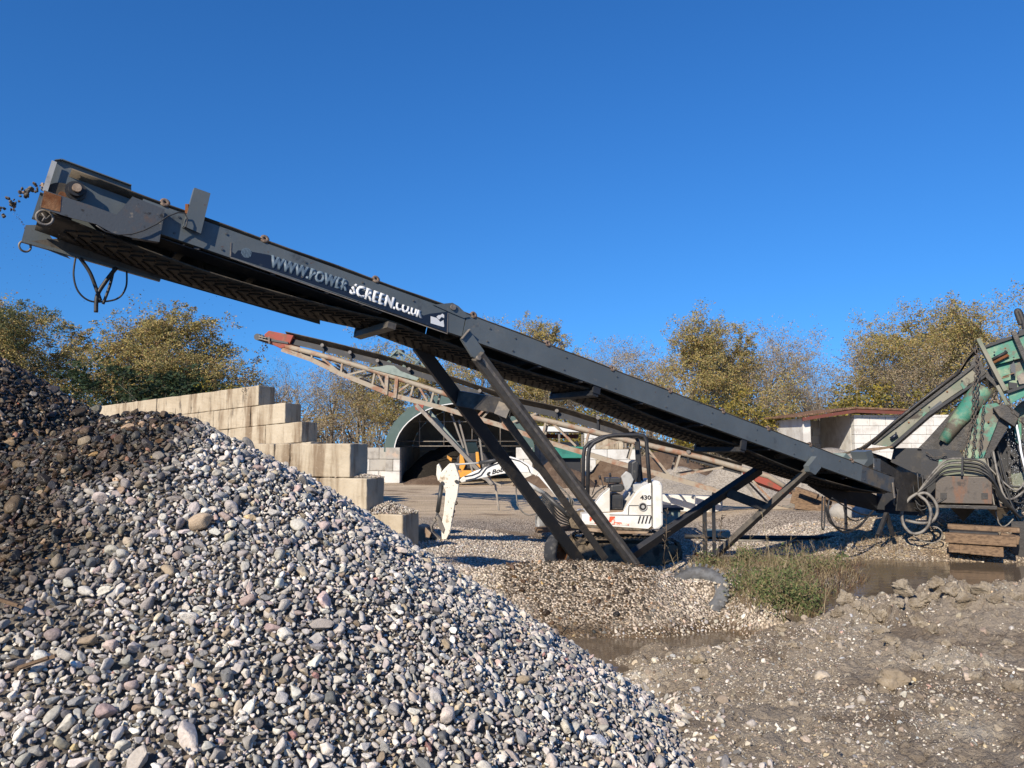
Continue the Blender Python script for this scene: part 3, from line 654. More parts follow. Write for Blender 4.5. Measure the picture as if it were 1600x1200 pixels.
# head pulley with belt round it
hp = cv(.17, 0, .04); m = MB(); m.disc(hp+CC*CW/2, CC, .135, CW-.16, 28); pul = m.build('head_pulley', M['rubber'], mc)
m = MB(); m.tube([hp-CC*.02, hp+CC*(CW+.02)], .03, 12); m.build('shaft', M['rust'], pul)
tp = cv(ST-.2, 0, .10); m = MB(); m.disc(tp+CC*CW/2, CC, .12, CW-.16, 24); m.build('tail_pulley', M['greasy'], mc)
# idlers along the top edge
for p in (245, 403, 579, 733, 850, 952, 1043, 1127, 1198, 1264, 1330):
    s = sx(p); m = MB()
    c = cv(s, .02, HC+.035); ax = (CC*.94-UA*.34)
    m.disc(c+ax*.13, ax, .045, .27, 16)
    c2 = cv(s, CW-.02, HC+.035); ax2 = (CC*-.94-UA*.34); m.disc(c2+ax2*.13, ax2, .045, .27, 16)
    m.disc(cv(s, CW/2, HC-.16), CC, .045, .34, 14)
    o = m.build('idler_roller', M['roller'], mc)
    m = MB(); m.lathe(c-ax*.012, ax, [(.013, -.01), (.033, -.012), (.046, -.004), (.046, .008), (.013, .006)], 18)
    m.box(c-UA*.05+ax*.02, (.02,.04,.07)); m.build('end_cap', M['roller'], o)
# head guard ------------------------------------------------------
m = MB(); up_ = [(85,251),(96,249.5),(205,290),(206,312),(184,336),(150,326),(70,299)]
m.prism([np_(x, y, .10) for x, y in up_], CC*.008)
pts = [np_(x, y, .10) for x, y in ((85,251),(96,249.5),(205,290))]
m.prism([pts[0], pts[1], pts[1]-UA*.008, pts[0]-UA*.008], CN*.035); m.prism([pts[1]+AA*.002, pts[2], pts[2]-UA*.008, pts[1]+AA*.002-UA*.008], CN*.035)
m.build('head_guard', M['steel'], mc)
m = MB(); a_, b_ = np_(85,252,.06), np_(70,299,.06); m.beam(a_, b_, .04, .008, CN); m.build('guard_flange', M['grey_plastic'], mc)
m = MB(); lo = [(69,297),(148,323),(182,335.5),(207,307),(258,327),(249,378),(205,371),(176,364),(150,350),(110,340),(63,325)]
m.prism([np_(x, y, -.07) for x, y in lo], CC*.010)
q = [np_(x, y, -.07) for x, y in lo]
for i in (0, 3, 4, 5):
    a, b = q[i], q[(i+1) % len(q)]; dd = (b-a).normalized(); m.hexa([a+dd*.004+CC*.0105, a+dd*.004+CC*.066, a+dd*.004+CC*.066-dd.cross(CC)*.006, a+dd*.004+CC*.0105-dd.cross(CC)*.006], [b-dd*.012+CC*.0105, b-dd*.012+CC*.066, b-dd*.012+CC*.066-dd.cross(CC)*.006, b-dd*.012+CC*.0105-dd.cross(CC)*.006])
m.build('bearing_plate', M['guard_rust'], mc)
m = MB(); m.prism([np_(x, y, -.073) for x, y in ((69.5,298),(96,307),(94,331),(64,324))], CC*.0025); m.build('rust_patch', M['rust'], mc)
c = np_(118, 299, .09); m = MB(); m.disc(c-CN*-.01, CN, .085, .03, 28); m.build('bearing_flange', M['greasy'], mc)
hub = MB().disc(c+CN*.05, CN, .062, .07, 26).build('motor_hub', M['black'], mc)
MB().disc(c+CN*.105, CN, .036, .045, 20).build('shaft_end', M['bucket'], hub)
m = MB(); c = np_(70, 340, -.02); m.ring(c, CN, .062, .011, 24, 8); m.tube([c-AA*.03+UA*.03, c+AA*.01-UA*.01, c+AA*.03+UA*.03], .007, 6); m.tube([c-AA*.01-UA*.04, c+UA*.01], .007, 6); m.build('pulley_end', M['bare_link'], mc)
# far head bracket with lifting ring
m = MB(); far = [(40,352),(66,352),(92,388),(110,405),(34,375)]
m.prism([np_(x, y, CW+.01) for x, y in far], CC*-.014)
m.beam(np_(34,376,CW), np_(250,438,CW), .05, .03, UA); m.build('head_bracket', M['steel'], mc)
m = MB(); m.ring(np_(39, 385, CW), (CN*.9+CH*.3), .050, .010, 26, 8); m.build('lifting_ring', M['bare_link'], mc)
# lower wiper frame under the head: far apron
m = MB(); m.hexa([np_(45,377,CW-.01), np_(500,507,CW-.01), np_(500,490,CW-.01), np_(95,372,CW-.01)], [np_(45,377,CW-.004), np_(500,507,CW-.004), np_(500,490,CW-.004), np_(95,372,CW-.004)])
m.build('far_apron', M['leg'], mc)
# bracket plate standing on the frame
pl = [(304,293),(329,302),(314,365),(287,353)]
m = MB(); m.prism([np_(x, y, -.065) for x, y in pl], CC*.010)
q = [np_(x, y, -.065) for x, y in pl]; m.prism([q[0]+CC*.0101, q[3]+CC*.0101, q[3]+CC*.0101+AA*.008, q[0]+CC*.0101+AA*.008], CC*.054)
m.build('guard_bracket', M['steel'], mc)
m = MB(); m.box(np_(293, 327, -.03), (.03,.04,.09)); m.build('bracket_lug', M['rust'], mc)
# power cable looping along the head
m = MB(); cps = [(150,352),(165,362),(185,367),(205,366),(225,360),(245,350),(262,338),(278,332),(289,333),(293,343),(291,353),(286,357)]
m.tube([np_(x, y, -.10) for x, y in cps], .0065, 6); m.build('cable', M['hose'], mc)
# hoses dangling below
def curve_pts(P, n=6):
    P = [Vector(p) for p in P]; out = []
    for i in range(len(P)-1):
        p0, p1, p2, p3 = P[max(i-1, 0)], P[i], P[i+1], P[min(i+2, len(P)-1)]
        for k in range(n):
            t = k/n; out.append(.5*((2*p1)+(-p0+p2)*t+(2*p0-5*p1+4*p2-p3)*t*t+(-p0+3*p1-3*p2+p3)*t**3))
    out.append(P[-1]); return out
for pts, r in (([(118,402),(115,430),(122,455),(140,470),(165,471),(186,465),(197,448),(198,424)], .009), ([(125,403),(140,425),(150,450),(157,470)], .018), ([(182,418),(165,440),(152,462),(150,488)], .020), ([(178,418),(172,445),(161,475)], .014)):
    m = MB(); m.tube(curve_pts([np_(x, y, CW-.05) for x, y in pts]), r, 8); m.build('hanging_hose', M['hose'], mc)
# sign strip with lettering ------------------------------------------
sg = [(360,380.5),(361,392),(367,397),(372,391),(384,392),(398,394),(420,398),(460,414),(500,430),(535,442),(560,452),(600,466),(640,481),(662,493),(672,490),(700,487),(698,519),(540,462),(430,423),(360,400)]
m = MB(); m.prism([np_(x, y, -.003) for x, y in sg], CC*.002); sign = m.build('web_sign', M['navy'], mc)
m = MB(); m.beam(np_(360,402.5,-.003), np_(699,521.5,-.003), .004, .010, UA); m.beam(np_(700,489,-.003), np_(699,520,-.003), .010, .004, CC); m.beam(np_(361,379,-.003), np_(360,401,-.003), .010, .004, CC); m.build('sign_trim', M['bare_link'], sign)
def text_mesh(txt, origin, xdir, ydir, height, mat, name, parent, width=None, offset=.02, clip=None, shear=0, bold=0):
    cu = bpy.data.curves.new('t', 'FONT'); cu.body = txt; cu.size = 1; cu.offset = offset; cu.extrude = 0; cu.resolution_u = 3; cu.shear = shear
    to = bpy.data.objects.new('t', cu); COL.objects.link(to); bpy.context.view_layer.update()
    dg = bpy.context.evaluated_depsgraph_get(); me = bpy.data.meshes.new_from_object(to.evaluated_get(dg)); bpy.data.objects.remove(to); bpy.data.curves.remove(cu)
    co = np.array([v.co[:] for v in me.vertices]); x0, x1 = co[:, 0].min(), co[:, 0].max(); y0, y1 = co[:, 1].min(), co[:, 1].max()
    bm = bmesh.new(); bm.from_mesh(me)
    if clip:
        for pc, pn in clip:
            bmesh.ops.bisect_plane(bm, geom=bm.verts[:]+bm.edges[:]+bm.faces[:], plane_co=(x0+(x1-x0)*pc[0], y0+(y1-y0)*pc[1], 0), plane_no=pn, clear_outer=True)
    xs = (width/(x1-x0)) if width else height/(y1-y0); ys = height/(y1-y0); xd = Vector(xdir).normalized(); yd = Vector(ydir).normalized()
    zz = xd.cross(yd); ro = rootloc(parent)
    for v in bm.verts: v.co = Vector(origin)+xd*(v.co.x-x0)*xs+yd*(v.co.y-y0)*ys
    if bold:
        base = bm.faces[:]
        for q in (-bold, bold):
            g = bmesh.ops.duplicate(bm, geom=base)['geom']
            for v in g:
                if isinstance(v, bmesh.types.BMVert): v.co += xd*q+zz*(.0004 if q < 0 else .0008)
    r = bmesh.ops.extrude_face_region(bm, geom=bm.faces[:])
    for v in [g for g in r['geom'] if isinstance(g, bmesh.types.BMVert)]: v.co += zz*.0015
    for v in bm.verts: v.co -= ro
    bmesh.ops.recalc_face_normals(bm, faces=bm.faces); bm.to_mesh(me); bm.free()
    return link(name, me, mat, parent)
XA = AA; YA = UA
p0 = np_(420.5, 417, -.0055); p1 = np_(542, 456, -.0055)
text_mesh('WWW.POWER', p0, p1-p0, UA, .128, M['letter_grey'], 'lettering', sign, width=(p1-p0).length, bold=.0055, offset=.03)
p0 = np_(546, 459, -.0055); p1 = np_(613, 482.5, -.0055)
text_mesh('SCREEN', p0, p1-p0, UA, .13, M['letter_white'], 'lettering', sign, width=(p1-p0).length, bold=.0055, offset=.03, clip=[((0, .42), (-.75, .55, 0))])
p0 = np_(614.5, 483, -.0055); p1 = np_(659, 498, -.0055)
text_mesh('.CO.UK', p0, p1-p0, UA, .13, M['letter_white'], 'lettering', sign, width=(p1-p0).length, bold=.0055, offset=.03, clip=[((.0, .66), (0, 1, 0))])
# striped round emblem
c = np_(385, 395, -.0055); m = MB(); r = .050
for i in range(8):
    x = -r+(i+.5)*r/4; hh = math.sqrt(max(0, r*r-x*x))
    m.prism([c+AA*(x-.004)-UA*hh, c+AA*(x+.004)-UA*hh, c+AA*(x+.004)+UA*hh, c+AA*(x-.004)+UA*hh], CC*.0015)
m.build('round_emblem', M['letter_grey'], sign)
m = MB(); m.prism([np_(x, y, -.0055) for x, y in ((673,494),(683,497),(688,503),(693,500),(694,510),(693,511),(673,505))], CC*.0015)
m.prism([np_(x, y, -.0055) for x, y in ((682,495),(685,492.5),(689,492),(691,490),(694,492),(694,497),(690,495),(686,499.5))], CC*.0015); m.build('square_emblem', M['letter_white'], sign)
# joint plates and leg clevis
m = MB(); m.prism([np_(x, y, -.012) for x, y in ((677,476),(707,473),(716,478),(734,495),(725,497),(708,490))], CC*.010); m.build('hinge_plate', M['steel'], mc)
MB().disc(np_(708, 480, -.022), CN, .034, .02, 18).build('hinge_pin', M['bare_link'], mc)
m = MB(); cl = [(733,515),(757,549),(748,563),(738,557),(721,530)]; m.prism([np_(x, y, -.045) for x, y in cl], CC*.034); m.build('leg_clevis', M['steel'], mc)
m = MB(); m.beam(np_(733.5,514.5,-.047), np_(721,529.5,-.047), .008, .05, CC); m.build('clevis_edge', M['bare_link'], mc)
# front legs
def legz(px, py, z): return gp(px, py, z)
LN0 = np_(746, 556, -.05); LN1 = gp(992, 884, .10); LF0 = np_(668, 560, CW-.02)
LD = LN1-LN0; LF1 = LF0+LD*1.0
LF1 = at(905, 876, LN1.y+.62); LF0 = LF0+(LF0-LF1)*.05
m = MB(); m.beam(LN0, LN1, .10, .15, CH); m.build('leg', M['leg'], mc, bevel=.008)
m = MB(); a = LN0+LD*.02; m.beam(LN0+LD*.015+CN*.052, LN1+CN*.052-LD*.01, .006, .035, CH)
m.build('leg_rib', M['bare_link'], mc)
m = MB(); m.beam(LF0, LF1, .10, .16, CH); m.build('leg', M['black'], mc, bevel=.008)
m = MB(); c = np_(743, 560, -.04); m.tube([c-CN*-.05, c+CN*.08], .028, 12); m.build('leg_pin', M['bare_link'], mc)
xa, xb = LN0.lerp(LN1, .21), LF0.lerp(LF1, .21)
m = MB(); m.beam(xa+CC*.06, xb+CN*.06, .12, .20, (0,0,1)); m.build('leg_crossbar', M['greasy'], mc, bevel=.006)
m = MB(); m.box(xa+CC*.09+Vector((-.12,0,-.02)), (.16,.16,.16), Matrix.Rotation(.4, 3, 'Y')); m.build('crossbar_lug', M['bare_link'], mc)
m = MB(); st0 = xa.lerp(xb, .35); st1 = at(945, 872, LN1.y+.45); m.beam(st0, st1, .07, .09, CH); m.build('leg_strut', M['leg'], mc)
# wheel on the far leg
def wheel(c, ax, R_, wd, parent, tm, rm, name='wheel', lugs=0):
    m = MB(); m.lathe(c, ax, [(R_*.58, -wd*.42), (R_*.80, -wd*.5), (R_*.95, -wd*.42), (R_, -wd*.25), (R_, wd*.25), (R_*.95, wd*.42), (R_*.80, wd*.5), (R_*.58, wd*.42)], 36)
    a = Vector(ax).normalized(); x = a.cross(Vector((0,0,1))).normalized(); y = a.cross(x)
    for i in range(lugs):
        t = 2*math.pi*i/lugs; e = x*math.cos(t)+y*math.sin(t); f = a.cross(e)
        for sg in (-1, 1):
            m.beam(c+e*(R_*1.005)+a*sg*wd*.06+f*.02*sg, c+e*(R_*.985)+a*sg*wd*.47-f*.02*sg, R_*.07, R_*.13, e)
    o = m.build('tyre' if parent else name, tm, parent)
    if rm: m = MB(); m.lathe(c, ax, [(.02, -wd*.1), (R_*.3, -wd*.1), (R_*.56, -wd*.38), (R_*.60, -wd*.38), (R_*.60, wd*.38), (R_*.56, wd*.38), (R_*.3, wd*.02), (.02, wd*.02)], 26); m.build('rim', rm, parent)
    return o
wheel(at(872, 862, LF1.y-.15), CN*.8+CH*.25, .27, .2, mc, M['tyre'], M['rust'])
# rear stand
RN0 = np_(1276, 722, -.06); RN1 = gp(1118, 868, -.12); RF0 = np_(1188, 733, CW-.02); RF1 = at(986, 868, LN1.y+1.25)
m = MB(); m.beam(RN0, RN1, .09, .16, CH); m.build('rear_leg', M['leg'], mc, bevel=.008)
m = MB(); m.beam(RF0, RF1, .10, .17, CH); m.build('rear_leg', M['black'], mc, bevel=.008)
m = MB(); cl = [(1264,728),(1276,713),(1283,731),(1274,742),(1266,737)]; m.prism([np_(x, y, -.11) for x, y in cl], CC*.10); m.build('leg_clevis', M['steel'], mc)
m = MB(); m.beam(RN0.lerp(RN1,.46)+CC*.06, RF0.lerp(RF1,.28), .12, .15); m.build('leg_crossbar', M['black'], mc)
m = MB(); m.beam(RF0.lerp(RF1,.45), RF0.lerp(RF1,.45)+Vector((0,0,-.95)), .06, .06); m.beam(RF0.lerp(RF1,.38), RF0.lerp(RF1,.38)+Vector((0,0,-.9)), .05, .05, (0,1,0)); m.build('prop_post', M['black'], mc)
m = MB(); m.box(RN1+Vector((-.1,-.02,-.03)), (.5,.3,.05), Matrix.Rotation(.2,3,'Y')); m.build('foot_plate', M['rust'], mc)
# loops of hose under the tail
for pts, r in (([(1285,775),(1284,822),(1288,822),(1289,776)], .012), ([(1296,780),(1294,800),(1304,822),(1322,832),(1342,822),(1358,805),(1365,798)], .018), ([(1290,790),(1296,815),(1316,826),(1340,825),(1362,800)], .014), ([(1300,778),(1318,790),(1345,803),(1368,806)], .014), ([(1318,790),(1322,805),(1336,814),(1352,808)], .012)):
    MB().tube(curve_pts([np_(x, y, .2) for x, y in pts]), r, 8).build('tail_hose', M['hose'], mc)
MB().beam(np_(1321, 780, .5), np_(1322, 826, .5), .03, .05).build('tail_post', M['black'], mc)
# tail: black plate standing in for shade inside the frame, hopper skirts
m = MB(); m.prism([np_(x, y, CW-.09) for x, y in ((1290,738),(1405,790),(1403,800),(1375,800),(1300,782),(1262,758))], CC*.01); m.build('tail_shade_plate', M['black'], mc)
m = MB(); m.prism([np_(x, y, .02) for x, y in ((1366,716),(1378,719),(1408,738),(1424,738),(1440,748),(1442,790),(1436,800),(1401,798),(1404,764),(1376,748),(1366,741))], CC*.02); m.build('hopper_side', M['greasy'], mc)
m = MB(); m.prism([np_(x, y, CW-.04) for x, y in ((1340,700),(1378,712),(1440,738),(1446,800),(1401,798),(1340,735))], CC*.02); m.build('hopper_side', M['greasy'], mc)
m = MB(); m.prism([np_(x, y, .0) for x, y in ((1366,716),(1376,717),(1376,741),(1366,738))], CC*.018); m.build('hopper_end', M['guard_rust'], mc)
m = MB(); m.prism([np_(x, y, .04) for x, y in ((1438,745),(1448,750),(1446,806),(1436,806))], CC*(CW-.1)); m.build('hopper_back', M['black'], mc)
m = MB(); m.beam(np_(1395,754,-.04), np_(1398,778,-.04), .02, .03, CH); m.build('tie_bar', M['bare_link'], mc)
m = MB(); m.prism([np_(x, y, .3) for x, y in ((1352,706),(1362,703),(1367,722),(1355,730),(1349,728),(1356,718))], CC*.3); m.build('skirt_bracket', M['steel'], mc)
m = MB(); m.prism([np_(x, y, .25) for x, y in ((1316,716),(1322,708),(1334,720),(1328,722))], CC*.3); m.build('skirt_bracket', M['sage'], mc)
m = MB(); m.beam(np_(1385,802,.3), np_(1372,836,.3), .06, .06); m.beam(np_(1385,802,.3), np_(1395,836,.3), .06, .06); m.build('tail_stand', M['black'], mc)

# stones flying off the head
rnd = random.Random(5)
pts = []
tr = [(66,291),(50,296),(38,307),(22,318),(8,328),(-6,335)]
P = [np_(x, y, CW*.5) for x, y in tr]
def fly(n, spread_, r0, r1, path, w):
    for i in range(n):
        t = rnd.random()*(len(path)-1.001); k = int(t); p = path[k].lerp(path[k+1], t-k)
        p = p+Vector((rnd.gauss(0, spread_), rnd.gauss(0, spread_*2), rnd.gauss(0, spread_))); r = rnd.uniform(r0, r1); c = pick(DRY, rnd, .9)
        pts.append((p.x, p.y, p.z, rnd.random()*6, rnd.random()*6, rnd.random()*6, r, r*.9, r*1.1, rnd.randrange(14), *c, .9))
fly(46, .020, .012, .032, P, 0)
for k in range(3):
    a, b = [(30,306),(45,326)], [(14,338),(35,355)]
    q0 = np_(12+k*8, 322+k*6, .4); q1 = np_(38+k*2, 352+k*6, .4)
    fly(9, .004, .003, .006, [q0, q1], 0)
for i in range(150):
    x, y = rnd.uniform(0, 130), rnd.uniform(345, 470)
    if rnd.random() < .5: x, y = rnd.gauss(95, 20), rnd.gauss(372, 14)
    p = np_(x, y, rnd.uniform(.2, .8)); r = rnd.uniform(.002, .0045); pts.append((p.x, p.y, p.z, rnd.random()*6, 0, 0, r, r, r, 2, .06,.05,.04, .8))
for i in range(60):
    x = rnd.uniform(90, 420); y = 450+rnd.uniform(0, 90); p = np_(x, y, .5); r = rnd.uniform(.003, .006); pts.append((p.x, p.y, p.z, 0, 0, 0, r, r, r, 2, .05,.04,.035, .5))
stone_object('falling_stones', 'wet stones and grit flying off the head of the big grey conveyor', 'falling stones', pts, SH_BIG)

# ================================================================ mini excavator
EY = 15.3
ex = thing('mini_excavator', (at(965, 870, EY).x, EY, -.45), 'white mini excavator with open cab frame, numbered 430 on its side', 'excavator')
def ep(px, py, d=0): return at(px, py, EY+d)
def epoly(pxs, y0, y1, name, mat, parent=ex, bevel=.012):
    m = MB(); m.prism([ep(x, y)+Vector((0, y0, 0)) for x, y in pxs], (0, y1-y0, 0)); return m.build(name, mat, parent, bevel=bevel)
# house
body = epoly([(905,799),(944,797),(967,796),(975,782),(985,768),(997,757),(1009,752),(1010,820),(1004,823),(920,820),(905,815)], -.62, .62, 'body', M['white'], bevel=.02)
epoly([(1011,752),(1015,748),(1022,750),(1025,757),(1026,815),(1020,822),(1011,822)], -.68, .68, 'counterweight', M['white'], bevel=.04)
epoly([(919,798),(925,783),(935,770),(947,760),(947,796)], -.61, -.30, 'fender', M['white'])
m = MB(); m.tube([ep(925,778,-.63), ep(932,769,-.63), ep(940,763,-.63), ep(947,759,-.63)], .014, 6); m.build('fender_rail', M['black'], ex)
epoly([(948,771),(968,771),(967,793),(949,793)], -.5, .5, 'seat_base', M['dark_plastic'])
epoly([(950,776),(966,776),(965,790),(951,790)], -.512, -.50, 'seat_box_panel', M['black'], bevel=0)
epoly([(948,793.5),(970,794),(968,798),(941,798)], -.6, .6, 'floor', M['bucket'])
epoly([(905,818),(1008,824),(1002,829),(950,829),(905,824)], -.60, .60, 'house_skirt', M['bucket'])
# seat and controls
s_ = epoly([(952,757),(970,755),(974,763),(968,768),(952,768)], -.25, .25, 'seat_cushion', M['dark_plastic'], bevel=.03)
epoly([(984,722),(991,718),(996,722),(993,745),(986,760),(976,762),(983,745)], -.24, .24, 'seat_backrest', M['dark_plastic'], bevel=.03)
epoly([(965,743),(973,735),(980,739),(984,748),(979,760),(974,765),(972,764)], -.50, -.42, 'console_panel', M['grey_plastic'])
epoly([(983,755),(997,754),(1000,758),(992,767),(984,767)], -.52, -.30, 'side_tray', M['grey_plastic'])
for a, b in (((946,771),(938,745)), ((948,768),(954,741)), ((925,773),(932,752))):
    m = MB(); m.tube([ep(*a, -.2), ep(*b, -.2)], .010, 6); m.tube([ep(b[0], b[1]+4, -.2), ep(b[0]-1.5, b[1]-2, -.2)], .022, 8); m.build('control_lever', M['black'], ex)
m = MB(); m.box(ep(957,750,.0), (.3,.4,.10)); m.build('dash', M['dark_plastic'], ex, bevel=.02)
# canopy frame
for dy in (-.52, .45):
    m = MB(); m.tube([ep(914,790)+Vector((0,dy,0)), ep(915,712)+Vector((0,dy,0)), ep(917,700)+Vector((0,dy,0)), ep(924,692)+Vector((0,dy,0)), ep(944,682.5)+Vector((0,dy,0)), ep(958,680.5)+Vector((0,dy,0)), ep(990,680)+Vector((0,dy,0)), ep(999,682)+Vector((0,dy,0)), ep(1003,690)+Vector((0,dy,0)), ep(1005,720)+Vector((0,dy,0)), ep(1008,754)+Vector((0,dy,0))], .038, 8); m.build('canopy_frame', M['black'], ex)
for x in (950, 997): m = MB(); m.tube([ep(x,682)+Vector((0,-.52,0)), ep(x,682)+Vector((0,.45,0))], .033, 8); m.build('canopy_crossbar', M['black'], ex)
m = MB(); m.beam(ep(995,690), ep(998,754), .05, .08); m.build('canopy_post', M['black'], ex)
# side details
dz = -.628
m = MB(); c = ep(996, 788)+Vector((0, dz, 0)); m.disc(c, (0,1,0), .082, .012, 26); o = m.build('air_grille', M['black'], ex)
m = MB(); m.ring(c+Vector((0,-.008,0)), (0,1,0), .074, .008, 26, 6); m.disc(c+Vector((0,-.014,0)), (0,1,0), .032, .02, 16); m.build('grille_cap', M['grey_plastic'], o)
m = MB()
for k in range(4):
    x = 988+k*5.4; m.prism([ep(x, 813)+Vector((0,dz-.004,0)), ep(x+1.8, 813)+Vector((0,dz-.004,0)), ep(x+5, 802)+Vector((0,dz-.004,0)), ep(x+3.2, 802)+Vector((0,dz-.004,0))], (0,.006,0))
m.build('vent_slots', M['black'], ex)
m = MB(); m.prism([ep(x, y)+Vector((0,dz-.002,0)) for x, y in ((916,803),(954,802.5),(954,811),(975,812),(975,816),(916,813))], (0,.004,0)); m.build('faded_decal', M['orange'], ex)
p0 = ep(992, 777.5)+Vector((0, dz+.002, 0)); text_mesh('430', p0, (1,0,0), (0,0,1), .085, M['black'], 'number', ex, width=.205, offset=.03)
m = MB()
for a, b in (((975,786),(1008,786)),((975,786),(974,800)),((1009.5,754),(1009.5,819)),((946,800),(1008,801)),((930,800),(930,818))):
    m.beam(ep(*a)+Vector((0,dz-.001,0)), ep(*b)+Vector((0,dz-.001,0)), .006, .009)
m.build('panel_seams', M['dark_plastic'], ex)
epoly([(905,814),(1004,821),(1009,817),(1010,821),(1004,824),(950,822),(905,817)], -.626, -.621, 'mud_splash', M['mud_part'], bevel=0)
MB().box(ep(1026,798)+Vector((.0,-.35,0)), (.02,.12,.22)).build('tail_lamp', M['orange'], ex)
# slew ring, tracks, blade
MB().disc(ep(958, 833), (0,0,1), .38, .10, 30).build('slew_ring', M['mud_part'], ex)
for dy in (-.62, .62):
    prof = [(905,843),(912,836),(925,834),(1090,836),(1100,839),(1104,848),(1101,868),(1090,880),(1060,884),(925,884),(908,874),(903,858)]
    prof = [(893,846),(900,838),(915,835),(1035,836),(1048,840),(1052,850),(1050,868),(1040,880),(1020,884),(915,884),(898,874),(892,858)]
    y0 = dy-.15
    m = MB(); P3 = [ep(x, y)+Vector((0, y0, 0)) for x, y in prof]; cen = sum(P3, Vector())/len(P3)
    inn = [p+(cen-p).normalized()*.05 for p in P3]; n = len(P3)
    vs = P3+inn+[p+Vector((0,.3,0)) for p in P3]+[p+Vector((0,.3,0)) for p in inn]
    fs = []
    for i in range(n):
        k = (i+1) % n; fs += [(i,k,n+k,n+i), (2*n+i,3*n+i,3*n+k,2*n+k), (i,2*n+i,2*n+k,k), (n+i,n+k,3*n+k,3*n+i)]
    m.add(vs, fs)
    L_ = []
    for i in range(n):
        a, b = P3[i], P3[(i+1) % n]; q = int(max(1, (b-a).length/.09))
        for k in range(q): L_.append((a.lerp(b, (k+.5)/q), (b-a).normalized()))
    for p, t in L_:
        nn = t.cross(Vector((0,1,0))).normalized()
        if (p-cen).dot(nn) < 0: nn = -nn
        m.hexa([p+t*.02+Vector((0,.0,0)), p+t*.02+Vector((0,.30,0)), p-t*.02+Vector((0,.3,0)), p-t*.02], [p+t*.014+nn*.022, p+t*.014+nn*.022+Vector((0,.3,0)), p-t*.014+nn*.022+Vector((0,.3,0)), p-t*.014+nn*.022])
    tr_ = m.build('track', M['track'], ex)
    epoly([(915,842),(1030,843),(1036,860),(1028,874),(915,876),(906,860)], dy-.12, dy+.12, 'track_frame', M['mud_part'])
    for x in (904, 930, 952, 974, 996, 1018, 1038):
        rr = .19 if x in (904, 1038) else .08; yy = 859 if x in (904, 1038) else 873
        MB().disc(ep(x, yy)+Vector((0, dy-.06, 0)), (0,1,0), rr, .16, 22).build('track_wheel', M['mud_part'], ex)
epoly([(868,838),(874,836),(878,850),(876,866),(868,868)], -.75, .75, 'dozer_blade', M['mud_part'])
for d in (-.25, .25): m = MB(); m.beam(ep(876,854,d), ep(915,850,d), .08, .1); m.build('blade_arm', M['mud_part'], ex)
# swing post, boom, stick
epoly([(898,800),(912,796),(914,818),(904,826),(892,824),(888,812)], -.16, .16, 'swing_post', M['mud_part'], bevel=.02)
bp_ = [(903,806),(893,806),(880,790),(862,768),(842,745),(826,738),(800,738),(780,741),(752,747),(728,752),(722,754),(718,750),(722,746),(742,736),(768,727),(784,718),(797,713),(808,716),(826,725),(842,738),(862,758),(886,784),(898,796)]
boom = epoly(bp_, -.11, .11, 'boom', M['white'], bevel=.012)
p0 = ep(769, 741)+Vector((0,-.114,0)); p1 = ep(801, 733)+Vector((0,-.114,0))
text_mesh('Bobcat', p0, p1-p0, Vector((.18,0,1)), .095, M['black'], 'lettering', boom, width=(p1-p0).length, offset=.03)
m = MB(); hx = [(760.5,741.5),(762,738),(766,736.5),(767,738.5),(764.5,741),(766.5,742.5),(763.5,744.5)]; m.prism([ep(x, y)+Vector((0,-.113,0)) for x, y in hx], (0,-.003,0)); m.build('small_emblem', M['black'], boom)
for pts in ([(726,744),(738,742),(748,738),(757,728),(764,724),(780,719)], [(728,750),(742,747),(752,742),(760,731),(768,727),(786,721)], [(797,716),(812,720),(824,728),(828,738)]):
    MB().tube([ep(x, y)+Vector((0,-.125,0)) for x, y in pts], .009, 6).build('hydraulic_line', M['hose'], boom)
MB().tube([ep(837,744,-.113), ep(841,738,-.113)], .006, 5).build('decal_stripe', M['orange'], boom)
m = MB(); m.tube([ep(711,726), ep(738,724), ep(752,723)], .018, 8); m.build('cylinder_rod', M['grey_plastic'], ex)
m = MB(); m.tube([ep(748,723.4), ep(795,716)], .038, 10); m.build('stick_cylinder', M['dark_plastic'], ex)
m = MB(); m.tube([ep(818,752,-.05), ep(852,772,-.05)], .045, 10); m.build('boom_cylinder', M['grey_plastic'], ex)
m = MB(); m.tube([ep(850,771,-.05), ep(896,812,-.05)], .055, 10); m.build('boom_cylinder', M['dark_plastic'], ex)
stk = epoly([(711,724),(703,724),(695,732),(688,740),(687,752),(694,760),(697,768),(694,800),(690,822),(691,842),(698,842),(704,830),(709,800),(711,788),(715,775),(717,760),(718,745),(715,735)], -.10, .10, 'stick', M['white_worn'])
epoly([(683,727),(686,724),(690,733),(689,748),(685,752),(682,742)], -.06, .06, 'stick_tip', M['white_worn'])
for x, y in ((692,754.5),(714,752)): MB().disc(ep(x, y), (0,1,0), .035, .25, 14).build('pin', M['dark_plastic'], ex)
m = MB(); m.tube([ep(690,757,.0), ep(684,800,.0)], .045, 10); m.tube([ep(684,800,.0), ep(682,808,0)], .025, 8); m.build('bucket_cylinder', M['dark_plastic'], ex)
for k, (x, y) in enumerate(((712,786),(708,799),(706,806),(703,815))): 
    m = MB(); m.ring(ep(x, y), (0,1,.2), .03, .012, 14, 6); m.build('thumb_link', M['rust'], ex)
epoly([(681,806),(685,804),(692,816),(696,826),(693,833),(687,824)], -.12, .12, 'bucket_link', M['bare_link'])
epoly([(680,808),(683,812),(676,822),(677,830),(690,842),(686,846),(674,834),(673,822)], -.13, .13, 'bucket_link', M['bare_link'])
epoly([(694,832),(699,828),(702,836),(698,842),(694,840)], -.08, .08, 'thumb_lug', M['bare_link'])
